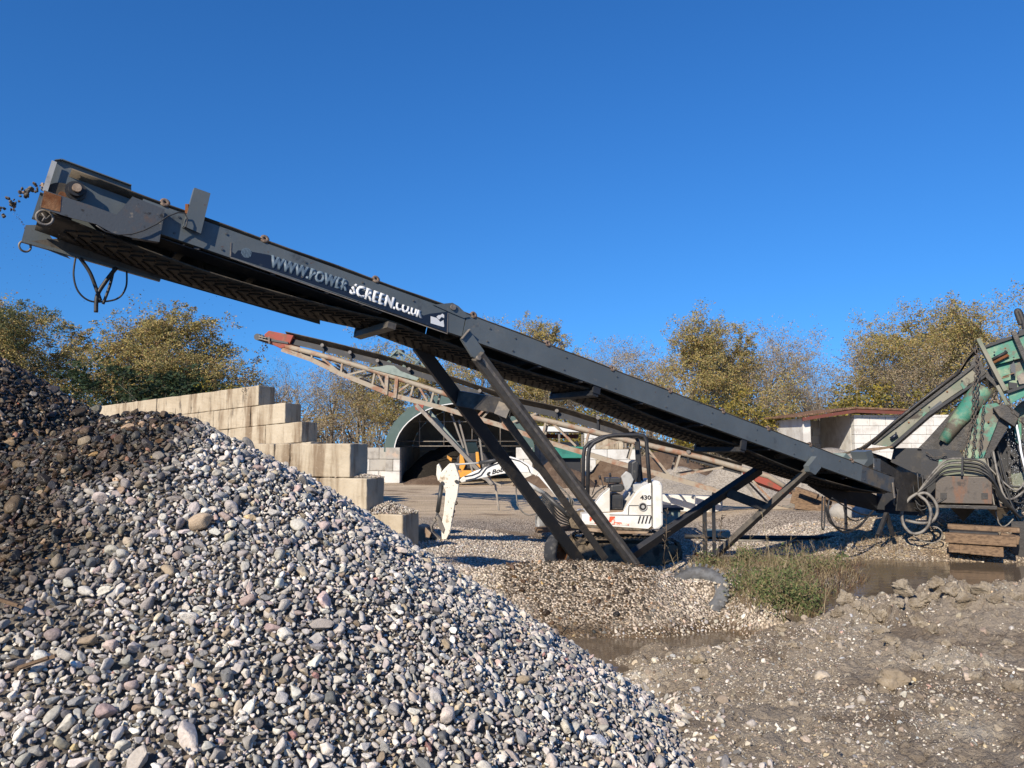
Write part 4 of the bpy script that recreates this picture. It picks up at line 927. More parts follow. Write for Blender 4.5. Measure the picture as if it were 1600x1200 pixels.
# bucket: curved shell with cheeks
cur = [(676,830),(668,822),(658,820),(649,824),(644,834),(644,842),(650,848),(662,854),(668,853)]
m = MB(); P3 = [ep(x, y) for x, y in cur]
for i in range(len(P3)-1):
    a, b = P3[i], P3[i+1]; t = (b-a).normalized(); nn = t.cross(Vector((0,1,0)))*.012
    m.hexa([a+Vector((0,-.3,0)), a+Vector((0,.3,0)), a+Vector((0,.3,0))+nn, a+Vector((0,-.3,0))+nn], [b+Vector((0,-.3,0)), b+Vector((0,.3,0)), b+Vector((0,.3,0))+nn, b+Vector((0,-.3,0))+nn])
for yy in (-.302, .287): m.prism([p+Vector((0, yy, 0)) for p in P3], (0,.015,0))
bk = m.build('bucket', M['bucket'], ex)
for k in range(4): MB().prism([ep(668,851)+Vector((0,-.27+k*.16,0)), ep(664,855)+Vector((0,-.27+k*.16,0)), ep(671,857)+Vector((0,-.27+k*.16,0))], (0,.05,0)).build('bucket_tooth', M['rust'], bk)
# hydraulic hoses at the boom foot, drooping hose
for k in range(5):
    MB().tube(curve_pts([ep(856+k*2,752+k,-.14-k*.02), ep(872+k*2,758+k*2,-.2), ep(886+k*2,772+k*2,-.2), ep(890+k*1.5,786,-.18), ep(884+k*2,800-k,-.1)]), .012, 6).build('hydraulic_hose', M['hose'] if k % 2 else M['hose_grey'], ex)
MB().tube(curve_pts([ep(806,742,.1), ep(807,775,.1), ep(811,793,.1), ep(823,804,.1), ep(838,802,.1), ep(850,790,.1)]), .014, 6).build('drooping_hose', M['hose_grey'], ex)
for k in range(4): MB().tube(curve_pts([ep(846,770+k*4,-.2), ep(860,785+k*4,-.25), ep(872,800+k*5,-.2), ep(890,812+k*3,-.1)]), .016, 6).build('hydraulic_hose', M['hose'], ex)
# ================================================================ stepped concrete block walls
def block_wall(name, label, cat, corner, phi, tilt, rows, bh=.61, bd=.75, mat='concrete_tan', group=None):
    """corner: front right foot of the wall; rows: (bottom z, right end offset, [block lengths going left])"""
    t = thing(name, (corner.x, corner.y, 0), label, cat, group)
    a = Vector((-math.cos(phi), math.sin(phi), -math.tan(tilt))).normalized(); n = Vector((math.sin(phi), math.cos(phi), 0)); rnd = random.Random(int(corner.x*100))
    for z, off, lens in rows:
        s = off
        for L_ in lens:
            p = Vector((corner.x, corner.y, z))+a*(s+.006)+n*rnd.uniform(-.015, .015)
            b = a*(L_-.014); u = Vector((0,0,bh-.012)); d = n*bd
            m = MB(); m.hexa([p, p+b, p+b+d, p+d], [p+u, p+b+u, p+b+d+u, p+d+u])
            o = m.build('block', M[mat], t, bevel=.022)
            sd = o.modifiers.new('sub', 'SUBSURF'); sd.subdivision_type = 'SIMPLE'; sd.levels = 3; sd.render_levels = 3
            tx = bpy.data.textures.get('chips') or bpy.data.textures.new('chips', 'CLOUDS'); tx.noise_scale = .16; tx.noise_depth = 4
            dm = o.modifiers.new('worn', 'DISPLACE'); dm.texture = tx; dm.strength = .035; dm.mid_level = .5; dm.texture_coords = 'GLOBAL'
            s += L_
    return t, a, n
phi = R(22)
ca = at(405, 602, 22.9); ca = Vector((ca.x, ca.y, 0))
rows = []
for k in range(6):
    off = {5: 0.0, 4: -.98, 3: -1.60, 2: -1.9, 1: -2.2, 0: -2.5}[k]
    lens = {5: [1.22,1.42,1.42,1.42,1.42,1.42,1.42], 4: [1.28,1.42,1.42,1.42,1.42,1.42,1.42], 3: [1.32,1.42,1.42,1.42,1.42,1.42]}.get(k, [1.42]*4)
    rows.append((.02+.61*k, off, lens))
block_wall('block_wall', 'stepped tan concrete block wall behind the top of the gravel heap', 'block wall', ca, phi, R(4.3), rows)
cb = at(630, 803, 13.3); cb = Vector((cb.x, cb.y, 0)); ph2 = R(20)
aw = Vector((-math.cos(ph2), math.sin(ph2), 0))
def offs(px, Y0=14):   # distance along the wall to image column px
    lo, hi = -1, 6
    for _ in range(40):
        mm = (lo+hi)/2; p = cb+aw*mm; x = p.x/(p.y*math.cos(PITCH))*1200+800
        if x > px: lo = mm
        else: hi = mm
    return lo
rows = [(.06, 0, [.8,.8,.8,1.2]), (.67, offs(575), [1.0, 1.2, 1.2]), (1.28, offs(548), [1.28, .34, 1.2])]
block_wall('block_wall', 'lower stepped tan block wall ending beside the excavator bucket', 'block wall', cb, ph2, 0, rows, bd=.62)
# gravel lying on the lowest block end
def lump(name, label, cat, c, rx, ry, h, mat, seed=1, n=26, kind='stuff', rough_=.25):
    m = MB(); rings = 12
    vs = [Vector((0,0,h))]; 
    for i in range(1, rings+1):
        r = i/rings
        for k in range(n):
            t = 2*math.pi*k/n; nn = mnoise.noise(Vector((math.cos(t)*r*1.8+seed*3.1, math.sin(t)*r*1.8, seed)))
            n2 = mnoise.noise(Vector((math.cos(t)*r*6+seed, math.sin(t)*r*6, seed)))
            z = h*(1-r**1.15)*(1+rough_*nn*1.6)+h*.06*n2*(1-r*.5)
            vs.append(Vector((math.cos(t)*rx*r*(1+rough_*nn), math.sin(t)*ry*r*(1+rough_*nn), z if i < rings else -.06)))
    c = Vector(c); fs = [(0, 1+k, 1+(k+1) % n) for k in range(n)]
    for i in range(rings-1):
        for k in range(n): a = 1+i*n+k; b = 1+i*n+(k+1) % n; fs.append((a, a+n, b+n, b))
    m.add([c+v for v in vs], fs, True); o = m.build(name, mat, None, org=c); tag(o, label, cat, kind=kind); return o
M['pile_grey'] = mk('grey_pile_gravel', (.40,.355,.29), [((.27,.235,.19), 14, .45, .6, 6), ((.52,.47,.40), 22, .58, .68, 4)], rough=.95, bump=(14,1), bdist=.1)
def small_pile(name, label, c, rx, ry, h, pal, seed, n, r0, r1):
    zf = lambda X, Y: np.maximum(c[2]+h*(1-np.sqrt(((X-c[0])/rx)**2+((Y-c[1])/ry)**2)), c[2]-.0)
    ok = lambda X, Y: ((X-c[0])/rx)**2+((Y-c[1])/ry)**2 < 1
    g = darts((c[0]-rx, c[0]+rx, c[1]-ry, c[1]+ry), [(n, r0, r1)], zf, seed, pal, None, nshape=10, accept=ok, overlap=.6)
    stone_object(name, label, 'gravel', g, SH_SMALL)
bt = cb+aw*.42+Vector((.1,.32,.67)); small_pile('spilled_gravel', 'small mound of gravel spilled on the lowest concrete block', bt, .50, .34, .20, TAN, 101, 1600, .014, .026)
bt = cb+aw*(offs(575)+.45)+Vector((.1,.3,1.28)); small_pile('spilled_gravel', 'thin line of gravel lying on the middle step of the lower block wall', bt, .55, .28, .07, TAN, 102, 900, .012, .022)

# ================================================================ second conveyor: rusty lattice truss
sc_ = thing('truss_conveyor', (at(880, 720, 21).x, 21, 0), 'rusty lattice truss conveyor running behind the white excavator', 'conveyor')
def SY(px): return 22.6-(px-400)/900*2.6
def tp_(px, py, w=0): p = at(px, py, SY(px)); return p+Vector((.11, .99, 0))*w
TW = .95
top_ch = [(447,541),(520,560),(612,588),(700,617),(800,645),(862,659),(985,689),(1100,716),(1200,744),(1245,772)]
bot_ch = [(441,546),(487,562),(534,585),(575,601),(612,617),(690,637),(780,664),(860,692),(960,722),(1080,755),(1180,785),(1285,812)]
for w, mt, mb2 in ((0, M['truss'], M['truss']), (TW, M['truss_shaded'], M['truss_shaded'])):
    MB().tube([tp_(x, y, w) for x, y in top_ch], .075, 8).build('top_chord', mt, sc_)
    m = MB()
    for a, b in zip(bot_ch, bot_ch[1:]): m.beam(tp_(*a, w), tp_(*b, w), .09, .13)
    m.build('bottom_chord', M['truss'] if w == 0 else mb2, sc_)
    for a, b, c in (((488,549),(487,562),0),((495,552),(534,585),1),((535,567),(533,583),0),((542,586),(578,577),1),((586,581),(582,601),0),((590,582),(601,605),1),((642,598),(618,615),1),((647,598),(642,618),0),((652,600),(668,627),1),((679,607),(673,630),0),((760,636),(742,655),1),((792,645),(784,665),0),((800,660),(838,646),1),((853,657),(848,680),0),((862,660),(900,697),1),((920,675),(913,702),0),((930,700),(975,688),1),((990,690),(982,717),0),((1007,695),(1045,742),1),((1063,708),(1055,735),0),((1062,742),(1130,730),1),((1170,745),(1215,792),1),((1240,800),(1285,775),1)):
        m = MB(); m.beam(tp_(*a, w), tp_(*b, w), .055, .055); m.build('lattice_bar', mt if w == 0 else M['truss_shaded'], sc_)
for x0 in ((606,587,604,617),(621,592,618,622)):
    m = MB(); m.beam(tp_(x0[0], x0[1], -.03), tp_(x0[2], x0[3], -.03), .12, .10); m.build('splice_post', M['truss'], sc_)
for x, y in ((470,552),(560,592),(640,620),(720,646),(820,678),(920,708),(1020,738),(1120,768)):
    m = MB(); m.beam(tp_(x, y, 0), tp_(x, y, TW), .06, .06); m.build('cross_tie', M['truss_shaded'], sc_)
# belt frame above chords
bl = [(446,524),(520,541),(600,561),(700,592),(800,626),(880,643),(960,668),(1015,690),(1080,708),(1160,730)]
m = MB(); prof = [(-.02,.10),(.2,-.02),(.75,-.02),(.97,.10),(.97,.12),(.75,0),(.2,0),(-.02,.12)]
ks = len(prof)
for x, y in bl:
    for w, h in prof: m.v.append(tp_(x, y, w)+Vector((0,0,h)))
for i in range(len(bl)-1):
    for q in range(ks): m.f.append([i*ks+q, i*ks+(q+1) % ks, (i+1)*ks+(q+1) % ks, (i+1)*ks+q]); m.sm.append(False); m.mi.append(0)
m.build('belt', M['rubber'], sc_)
m = MB()
for a, b in zip(bl, bl[1:]): m.beam(tp_(a[0], a[1]+7, .08), tp_(b[0], b[1]+7, .08), .05, .16)
m.build('belt_frame', M['black'], sc_)
for x, y in ((505,540),(548,551),(591,564),(640,577),(870,642),(750,611),(808,628),(934,653),(985,672),(1075,706)):
    m = MB(); m.disc(tp_(x, y, -.05), (0,1,0), .05, .14, 12); o = m.build('idler_roller', M['letter_grey'] if x == 808 else M['bare_link'], sc_)
    m = MB(); m.beam(tp_(x, y+3, .03), tp_(x, y+18, .03), .09, .05); m.build('idler_bracket', M['black'], sc_)
# head end
m = MB(); m.prism([tp_(x, y, -.06) for x, y in ((414,523),(421,517),(460,524.5),(452,541),(440,545),(427,539),(416,532))], (0,1.05,0)); m.build('head_hood', M['truss_red'], sc_, bevel=.02)
m = MB(); m.prism([tp_(x, y, -.1) for x, y in ((401,525),(404,524),(418,527),(430,531),(452,535),(452,538),(428,534),(404,530))], (0,.05,0)); m.tube([tp_(404,527,-.1), tp_(404,527,1.05)], .10, 12); m.build('head_frame', M['dark_plastic'], sc_)
m = MB()
for a, b in (((408,526),(419,529)),((413,524),(413,532)),((424,527),(424,538)),((408,530),(424,534))): m.beam(tp_(*a, -.15), tp_(*b, -.15), .03, .03)
m.build('take_up_bracket', M['bare_link'], sc_)
m = MB(); m.prism([tp_(x, y, .0) for x, y in ((415,532),(440,545),(444,542),(452,537),(430,533))], (0,.9,0)); m.build('head_pan', M['black'], sc_)
# green pivot plate and tripod
m = MB(); m.prism([tp_(x, y, -.09) for x, y in ((575,575),(597,573),(606,571),(617,572),(627,580),(656,591),(652,595),(640,592),(590,579))], (0,.05,0)); m.build('pivot_plate', M['sage'], sc_)
for a, b, w in (((597,574),(619,547),.09),((632,579),(621,548),.06),((620,547),(660,571),.05),((645,572),(657,556),.05),((620,546),(600,560),.05)):
    m = MB(); m.beam(tp_(*a, .1), tp_(*b, .35), w, w); m.build('mast_strut', M['sage'], sc_)
MB().tube([tp_(618,547,.3), tp_(623,547,.5)], .07, 8).build('mast_cap', M['bare_link'], sc_)
# support struts to the ground
for a, b, w in (((652,633),(770,757),.16),((648,631),(770,762),.0),):
    if w: m = MB(); m.beam(tp_(*a, -.05), tp_(*b, -.05), w, .10); m.build('support_leg', M['truss_shaded'], sc_)
m = MB(); m.beam(tp_(660,640,.9), tp_(752,750,.9), .10, .08); m.build('support_leg', M['sage'], sc_)
m = MB(); m.prism([tp_(x, y, -.06) for x, y in ((648,631),(663,633),(659,644),(650,640))], (0,.08,0)); m.build('leg_gusset', M['truss_red'], sc_)
for a, b in (((712,655),(735,742)),((700,645),(720,700)),((742,660),(752,735)),((770,757),(776,800)),((735,742),(780,760))):
    m = MB(); m.beam(tp_(*a, .5), tp_(*b, .5), .05, .05); m.build('support_strut', M['truss_shaded'], sc_)
m = MB(); m.prism([tp_(x, y, -.02) for x, y in ((1177,737),(1190,741),(1225,760),(1236,772),(1215,765),(1180,752))], (0,1.0,0)); m.build('tail_cover', M['truss_red'], sc_)
for a, b in (((1130,764),(1215,792)),((1160,745),(1200,800)),((1225,795),(1285,776)),((1118,760),(1112,800)),((1228,790),(1226,806))):
    m = MB(); m.beam(tp_(*a, .2), tp_(*b, .2), .06, .07); m.build('tail_strut', M['truss_shaded'], sc_)
# stones falling from its head
pts = []
path = [tp_(407,533,.4), tp_(401,545,.4), tp_(392,560,.4), tp_(384,575,.4), tp_(377,592,.4), tp_(372,612,.4)]
fly(170, .055, .012, .034, path, 0)
stone_object('falling_gravel', 'thin stream of gravel falling from the rusty truss conveyor', 'falling gravel', pts, SH_SMALL)

# ================================================================ green screening machine at the right edge
GY = 14.6
gm = thing('screening_machine', (at(1480, 800, GY).x, GY, -.1), 'weathered teal screening machine with sloping chutes at the right edge', 'screening machine')
GN_ = Vector((.50, .866, 0)).normalized(); GP0 = at(1500, 750, GY)
def g3(px, py, d=0): return onplane(px, py, GP0, GN_)+GN_*d
def gpoly(pxs, y0, y1, name, mat, bevel=.0, parent=gm):
    m = MB(); m.prism([g3(x, y, y0) for x, y in pxs], GN_*(y1-y0)); return m.build(name, mat, parent, bevel=bevel)
gpoly([(1362,695),(1364,690),(1520,570),(1530,574),(1536,586),(1448,646),(1390,698)], 0, .06, 'conveyor_side', M['green_dirty'], .01)
gpoly([(1364,690),(1524,566),(1527,570),(1365,695)], -.05, .0, 'side_flange', M['greasy'])
gpoly([(1388,699),(1450,645),(1540,585),(1540,589),(1452,650),(1392,702)], -.05, .9, 'side_flange', M['black'])
gpoly([(1362,695),(1364,690),(1525,566),(1538,584),(1448,645),(1390,698)], .85, .9, 'conveyor_side', M['greasy'])
m = MB(); bp3 = [(1300,712),(1325,708),(1345,701),(1358,692),(1380,676),(1440,628),(1500,579),(1512,560),(1522,549),(1530,545)]
for x, y in bp3:
    for w, h in ((-.02,.03),(.9,.03),(.9,.0),(-.02,.0)): m.v.append(g3(x, y, w)+Vector((0,0,h)))
for i in range(len(bp3)-1):
    for q in range(4): m.f.append([i*4+q, i*4+(q+1) % 4, (i+1)*4+(q+1) % 4, (i+1)*4+q]); m.sm.append(False); m.mi.append(0)
m.build('belt', M['rubber'], gm)
MB().tube([g3(1350,702,-.08), g3(1400,658,-.08), g3(1440,626,-.08), g3(1500,580,-.08)], .03, 8).build('side_rail', M['greasy'], gm)
gpoly([(1344,703),(1350,701),(1394,697),(1396,699),(1356,706),(1346,707)], -.1, .3, 'timber_packer', M['wood'])
MB().tube([g3(1392,686,-.06), g3(1402,679,-.06)], .035, 10).build('bolt', M['navy'], gm)
gpoly([(1516,568),(1524,556),(1534,566),(1541,582),(1532,590),(1520,578)], -.02, .9, 'head_plate', M['greasy'])
gpoly([(1538,584),(1546,574),(1556,600),(1549,604)], .0, .7, 'head_plate', M['greasy'])
# middle dark beam and pipe with teal paint
gpoly([(1432,702),(1448,686),(1520,606),(1536,600),(1542,612),(1500,660),(1470,704)], .25, .9, 'chute_wall', M['greasy'], .01)
m = MB(); m.tube([g3(1474,690,.1), g3(1495,660,.1), g3(1520,630,.1), g3(1536,604,.1)], [.10,.14,.19,.22], 14); m.build('discharge_pipe', M['green'], gm)
gpoly([(1466,704),(1492,668),(1516,640),(1538,630),(1534,646),(1505,704)], .1, .5, 'lower_chute', M['greasy'])
# light green chute
gpoly([(1534,634),(1556,630),(1572,640),(1560,655),(1536,716),(1503,716),(1528,650)], -.15, -.12, 'front_chute', M['green'], .006)
gpoly([(1572,640),(1584,652),(1546,716),(1537,716),(1561,655)], -.14, .4, 'chute_flank', M['greasy'], .006)
gpoly([(1550,638),(1572,632),(1592,648),(1584,668),(1560,652)], -.3, .3, 'chute_collar', M['greasy'], .01)
# upper body
gpoly([(1539,545),(1586,528),(1597,560),(1552,572)], -.1, 1.2, 'body_panel', M['green'], .008)
gpoly([(1586,527),(1640,510),(1660,540),(1597,559)], -.1, 1.2, 'body_panel', M['green'], .008)
gpoly([(1552,572),(1597,560),(1660,541),(1680,590),(1620,597),(1568,612)], .0, 1.2, 'body_panel', M['green'], .008)
gpoly([(1574,616),(1600,604),(1690,575),(1694,590),(1600,620),(1578,632)], -.2, -.1, 'lower_rail', M['green'], .006)
gpoly([(1572,612),(1690,572),(1692,575),(1574,616)], -.28, -.1, 'rail_lip', M['black'])
gpoly([(1538,541),(1640,507),(1641,510),(1539,545)], -.15, 1.2, 'top_edge', M['black'])
gpoly([(1558,528),(1590,520),(1590,528),(1560,536)], .3, 1.0, 'top_box', M['black'])
gpoly([(1592,516),(1640,505),(1640,512),(1592,524)], .0, 1.0, 'top_box', M['black'])
m = MB(); m.beam(g3(1528,532,-.25), g3(1570,612,-.25), .10, .07); m.beam(g3(1557,604,-.26), g3(1573,634,-.26), .10, .06); m.build('corner_post', M['green_dirty'], gm, bevel=.006)
m = MB(); m.beam(g3(1582,520,-.2), g3(1606,575,-.2), .10, .08); m.build('corner_post', M['greasy'], gm, bevel=.006)
gpoly([(1541,582),(1560,600),(1572,612),(1556,606),(1540,590)], -.1, .2, 'gusset', M['greasy'])
for a, b in (((1550,563),(1573,551)),((1552,568),(1575,556))):
    MB().tube([g3(*a, -.16), g3(*b, -.16)], .028, 8).build('latch_bar', M['rust'] if a[1] > 565 else M['black'], gm)
m = MB(); m.beam(g3(1565,592,-.15), g3(1576,589,-.15), .07, .02); m.tube([g3(1566,590,-.17), g3(1584,584,-.17)], .012, 6); m.build('latch', M['wood'], gm)
m = MB(); m.prism([g3(x, y, -.14) for x, y in ((1588,590),(1596,583),(1602,584),(1602,600),(1592,601))], GN_*.04); m.build('inspection_cover', M['bare_link'], gm)
m = MB(); m.prism([g3(x, y, -.13) for x, y in ((1578,572),(1583,566),(1586,572),(1586,588),(1579,588))], GN_*.03); m.build('hinge_bracket', M['guard_rust'], gm)
MB().tube(curve_pts([g3(1606,520,.4), g3(1602,500,.4), g3(1596,483,.4), g3(1592,480,.4), g3(1591,484,.4), g3(1598,503,.4)]), .045, 10).build('top_handrail', M['black'], gm)
gpoly([(1575,598),(1589,600),(1588,608),(1576,608)], -.2, 0, 'rubber_mount', M['black'])
# rusty control box on a skid
gpoly([(1463,742),(1548,744),(1549,785),(1462,783)], -.55, .35, 'control_box', M['box_rust'], .012)
gpoly([(1468,718),(1538,716),(1544,735),(1548,743.4),(1463,741.4)], -.50, .3, 'box_lid', M['green_dirty'], .01)
gpoly([(1460,785.5),(1556,787.5),(1556,793),(1460,790)], -.58, .4, 'box_skid', M['greasy'], .006)
for x in (1474, 1536): gpoly([(x-4,768),(x+6,768),(x+6,777),(x-4,777)], -.562, -.548, 'box_plate', M['greasy'])
m = MB(); 
for k in range(4): m.tube(curve_pts([g3(1504+k*.5,716+k*5,-.62), g3(1530,720+k*5,-.62), g3(1545+k,735+k*4,-.62), g3(1560+k*2,775,-.5), g3(1585+k*3,800+k*3,-.3)]), .022, 6)
m.build('hose_bundle', M['hose'], gm)
for k in range(4):
    MB().tube(curve_pts([g3(1505,716+k*6,-.63), g3(1480-k*2,718+k*7,-.62), g3(1458,738+k*5,-.6), g3(1436,768,-.6)]), .018, 6).build('hose', M['hose_grey'] if k < 2 else M['hose'], gm)
gpoly([(1502,713),(1505,713),(1504,741),(1501,741)], -.68, -.6, 'hose_clamp', M['black'])
# skid feet (pyramids) and plates
for x0 in (1505, 1560):
    m = MB(); a = [g3(x0-20,792,-.3), g3(x0+20,792,-.3), g3(x0+20,792,.3), g3(x0-20,792,.3)]; b_ = g3(x0,815,-.0)
    m.add(a+[b_], [(0,1,2,3),(0,1,4),(1,2,4),(2,3,4),(3,0,4)]); m.build('outrigger_foot', M['greasy'] if x0 < 1550 else M['mud_part'], gm)
gpoly([(1578,812),(1640,812),(1640,885),(1600,872),(1580,860)], -.4, -.36, 'side_plate', M['greasy'])
# dark frame work under the body, lattice at the right
for a, b in (((1575,650),(1582,800)),((1600,650),(1600,800)),((1575,700),(1600,730)),((1600,700),(1575,735)),((1575,735),(1600,770)),((1600,735),(1575,772)),((1572,772),(1604,800)),((1604,772),(1572,800)),((1560,690),(1580,790)),((1548,745),(1575,795))):
    m = MB(); m.beam(g3(*a, .3), g3(*b, .3), .04, .04); m.build('lattice_bar', M['greasy'], gm)
gpoly([(1440,702),(1470,702),(1500,705),(1506,716),(1468,718),(1463,742),(1460,790),(1452,800),(1438,760)], .0, .8, 'machine_base', M['black'])
gpoly([(1395,700),(1440,700),(1442,742),(1424,738),(1390,722)], .3, .9, 'machine_base', M['black'])
gpoly([(1543,716),(1580,668),(1602,660),(1604,800),(1552,796)], .42, 1.0, 'engine_casing', M['black'])
gpoly([(1584,640),(1600,625),(1640,612),(1640,690),(1604,700),(1588,690)], .35, 1.0, 'rear_panel', M['green'], .01)
gpoly([(1553,760),(1570,752),(1576,800),(1556,800)], .1, .4, 'pump_body', M['box_rust'], .02)
gpoly([(1580,742),(1604,738),(1604,768),(1584,770)], .2, .41, 'fuel_tank', M['green_dirty'], .02)
rh = random.Random(21)
for k in range(12):
    x0, y0, x1, y1 = rh.uniform(1535,1565), rh.uniform(690,760), rh.uniform(1575,1610), rh.uniform(730,812)
    MB().tube(curve_pts([g3(x0,y0,-.1), g3((x0+x1)/2+rh.uniform(-14,14), max(y0,y1)+rh.uniform(-10,22), rh.uniform(-.35,0)), g3(x1,y1,-.1)]), rh.uniform(.012,.022), 6).build('tangled_hose', M['hose'] if k % 3 else M['hose_grey'], gm)
for k in range(7):
    x0, y0 = rh.uniform(1395,1450), rh.uniform(735,775); MB().tube(curve_pts([g3(x0,y0,-.55), g3(x0+rh.uniform(5,25),y0+rh.uniform(20,50),-.6), g3(x0+rh.uniform(20,60),y0+rh.uniform(10,45),-.5)]), rh.uniform(.010,.018), 6).build('tangled_hose', M['hose'], gm)
for k, (x, y) in enumerate(((1400,676),(1420,660),(1452,636),(1480,612),(1503,595),(1438,640),(1553,552),(1570,546),(1583,560),(1600,552),(1560,590),(1544,660),(1552,645),(1524,700))):
    q = g3(x, y, -.17 if x > 1515 else .0); MB().tube([q, q-GN_*.022], .016, 6).build('bolt', M['rust'] if k % 2 else M['black'], gm)
gpoly([(1452,640),(1470,626),(1474,632),(1457,646)], -.012, .0, 'welded_patch', M['guard_rust'])
gpoly([(1500,600),(1506,595),(1512,606),(1508,612)], -.012, .0, 'welded_patch', M['green'])
# pump water pouring
M['spray'] = mk('spray_water', (.75,.78,.80), rough=.15, bump=None)
m = MB(); rnd = random.Random(9); m.tube(curve_pts([g3(1587,664,-.2), g3(1592,690,-.2), g3(1594,705,-.2), g3(1598,722,-.2), g3(1603,740,-.2)]), [.02]*6*4+[.02], 6)
o = m.build('water_jet', M['spray']); tag(o, 'thin jet of water pouring down beside the teal machine', 'water jet')
m = MB()
for i in range(260):
    p = g3(rnd.gauss(1586,9), rnd.uniform(670,800), rnd.uniform(-.3,.3)); r = rnd.uniform(.0025,.007); m.add([p+Vector((r,0,0)), p+Vector((-r*.5,r,0)), p+Vector((-r*.5,-r,0)), p+Vector((0,0,r*1.6)), p-Vector((0,0,r*1.6))], [(0,1,3),(1,2,3),(2,0,3),(1,0,4),(2,1,4),(0,2,4)], True)
o = m.build('water_drops', M['spray']); tag(o, 'spray of water drops at the right edge', 'spray', kind='stuff')
# chains
def chain(pts, label, r=.030):
    P = curve_pts(pts, 20); L_ = sum((b-a).length for a, b in zip(P, P[1:])); n = int(L_/(r*2.5)); m = MB()
    acc = 0; step = L_/n; nxt = 0; k = 0
    for a, b in zip(P, P[1:]):
        sl_ = (b-a).length; t = (b-a).normalized()
        while nxt <= acc+sl_:
            c = a+t*(nxt-acc); x = t.cross(Vector((.3,1,0))).normalized(); y = t.cross(x); w = x if k % 2 else y
            m.tube([c+t*math.cos(q)*r*1.55+w*math.sin(q)*r*.85 for q in [2*math.pi*i/8 for i in range(8)]], r*.32, 5, closed=True); k += 1; nxt += step
        acc += sl_
    o = m.build('chain', M['chain'], None, org=pts[0]); tag(o, label, 'chain', 'chains hanging from the teal machine')
chain([g3(1525,546,-.3), g3(1526,575,-.3), g3(1521,610,-.3), g3(1519,650,-.3), g3(1511,690,-.3), g3(1508,714,-.3)], 'long chain hanging at the upper tip of the green sloping conveyor')
chain([g3(1528,560,-.35), g3(1527,600,-.35), g3(1524,640,-.35), g3(1522,680,-.35), g3(1519,716,-.35)], 'second chain hanging between the tip chain and the light green chute')
chain([g3(1536,630,-.35), g3(1534,660,-.35), g3(1532,690,-.35), g3(1530,716,-.35)], 'short chain hanging against the light green chute face')
chain([g3(1449,708,-.1), g3(1458,714,-.1), g3(1468,714,-.1), g3(1476,710,-.1)], 'slack short chain lying level above the rusty control box', .022)
chain([g3(1572,626,-.3), g3(1578,640,-.3), g3(1588,652,-.3), g3(1602,668,-.3)], 'slack chain drooping right of the light green chute', .03)
# coiled hoses in front
m = MB(); m.tube(curve_pts([g3(1436,768,-.7), g3(1424,776,-.75), g3(1414,792,-.78), g3(1415,812,-.8), g3(1426,826,-.8), g3(1441,826,-.8), g3(1453,815,-.78), g3(1456,795,-.76), g3(1450,780,-.74), g3(1438,770,-.72), g3(1450,768,-.7), g3(1462,780,-.7), g3(1466,795,-.7), g3(1458,810,-.72), g3(1440,812,-.74), g3(1418,808,-.76)]), .028, 8)
m.tube(curve_pts([g3(1436,768,-.7), g3(1425,774,-.72), g3(1410,786,-.72), g3(1402,784,-.72), g3(1404,772,-.72), g3(1416,765,-.72)]), .022, 8)
m.tube(curve_pts([g3(1456,818,-.6), g3(1466,820,-.6), g3(1473,828,-.6), g3(1468,840,-.6), g3(1452,843,-.6), g3(1434,836,-.6), g3(1428,828,-.6)]), .013, 6)
o = m.build('coiled_hose', M['hose_grey'], None, org=g3(1436,826,-.7)); tag(o, 'pale grey hose coiled in a loop in front of the conveyor tail', 'hose')
# timber crib
tb = thing('timber_crib', gp(1530, 858, .0), 'stack of weathered timbers on the gravel below the rusty box', 'timber stack')
tc_ = gp(1530, 858, .0); 
for x0, x1, y0, y1, d in ((1478,1582,824,838,-1.0),(1481,1590,815,822,-.5),(1560,1588,826,838,-.7)):
    m = MB(); a, b = g3(x0,(y0+y1)/2,d), g3(x1,(y0+y1)/2+6,d); m.beam(a, b, .2, (y1-y0)/1200*GY); m.build('timber', M['wood'], tb, bevel=.01)
for k in range(5):
    m = MB(); x0 = 1484+k*16; m.beam(g3(x0+7, 846+k*1.5, -1.05), g3(x0+7, 846+k*1.5, -.3), .17, .17); m.build('timber_end', M['wood'], tb, bevel=.01)
gpy = gpoly([(1484,822),(1556,826),(1556,832),(1484,828)], -.9, -.4, 'gap_shade', M['black'], parent=tb)  # black strip put in for the shade between the timbers
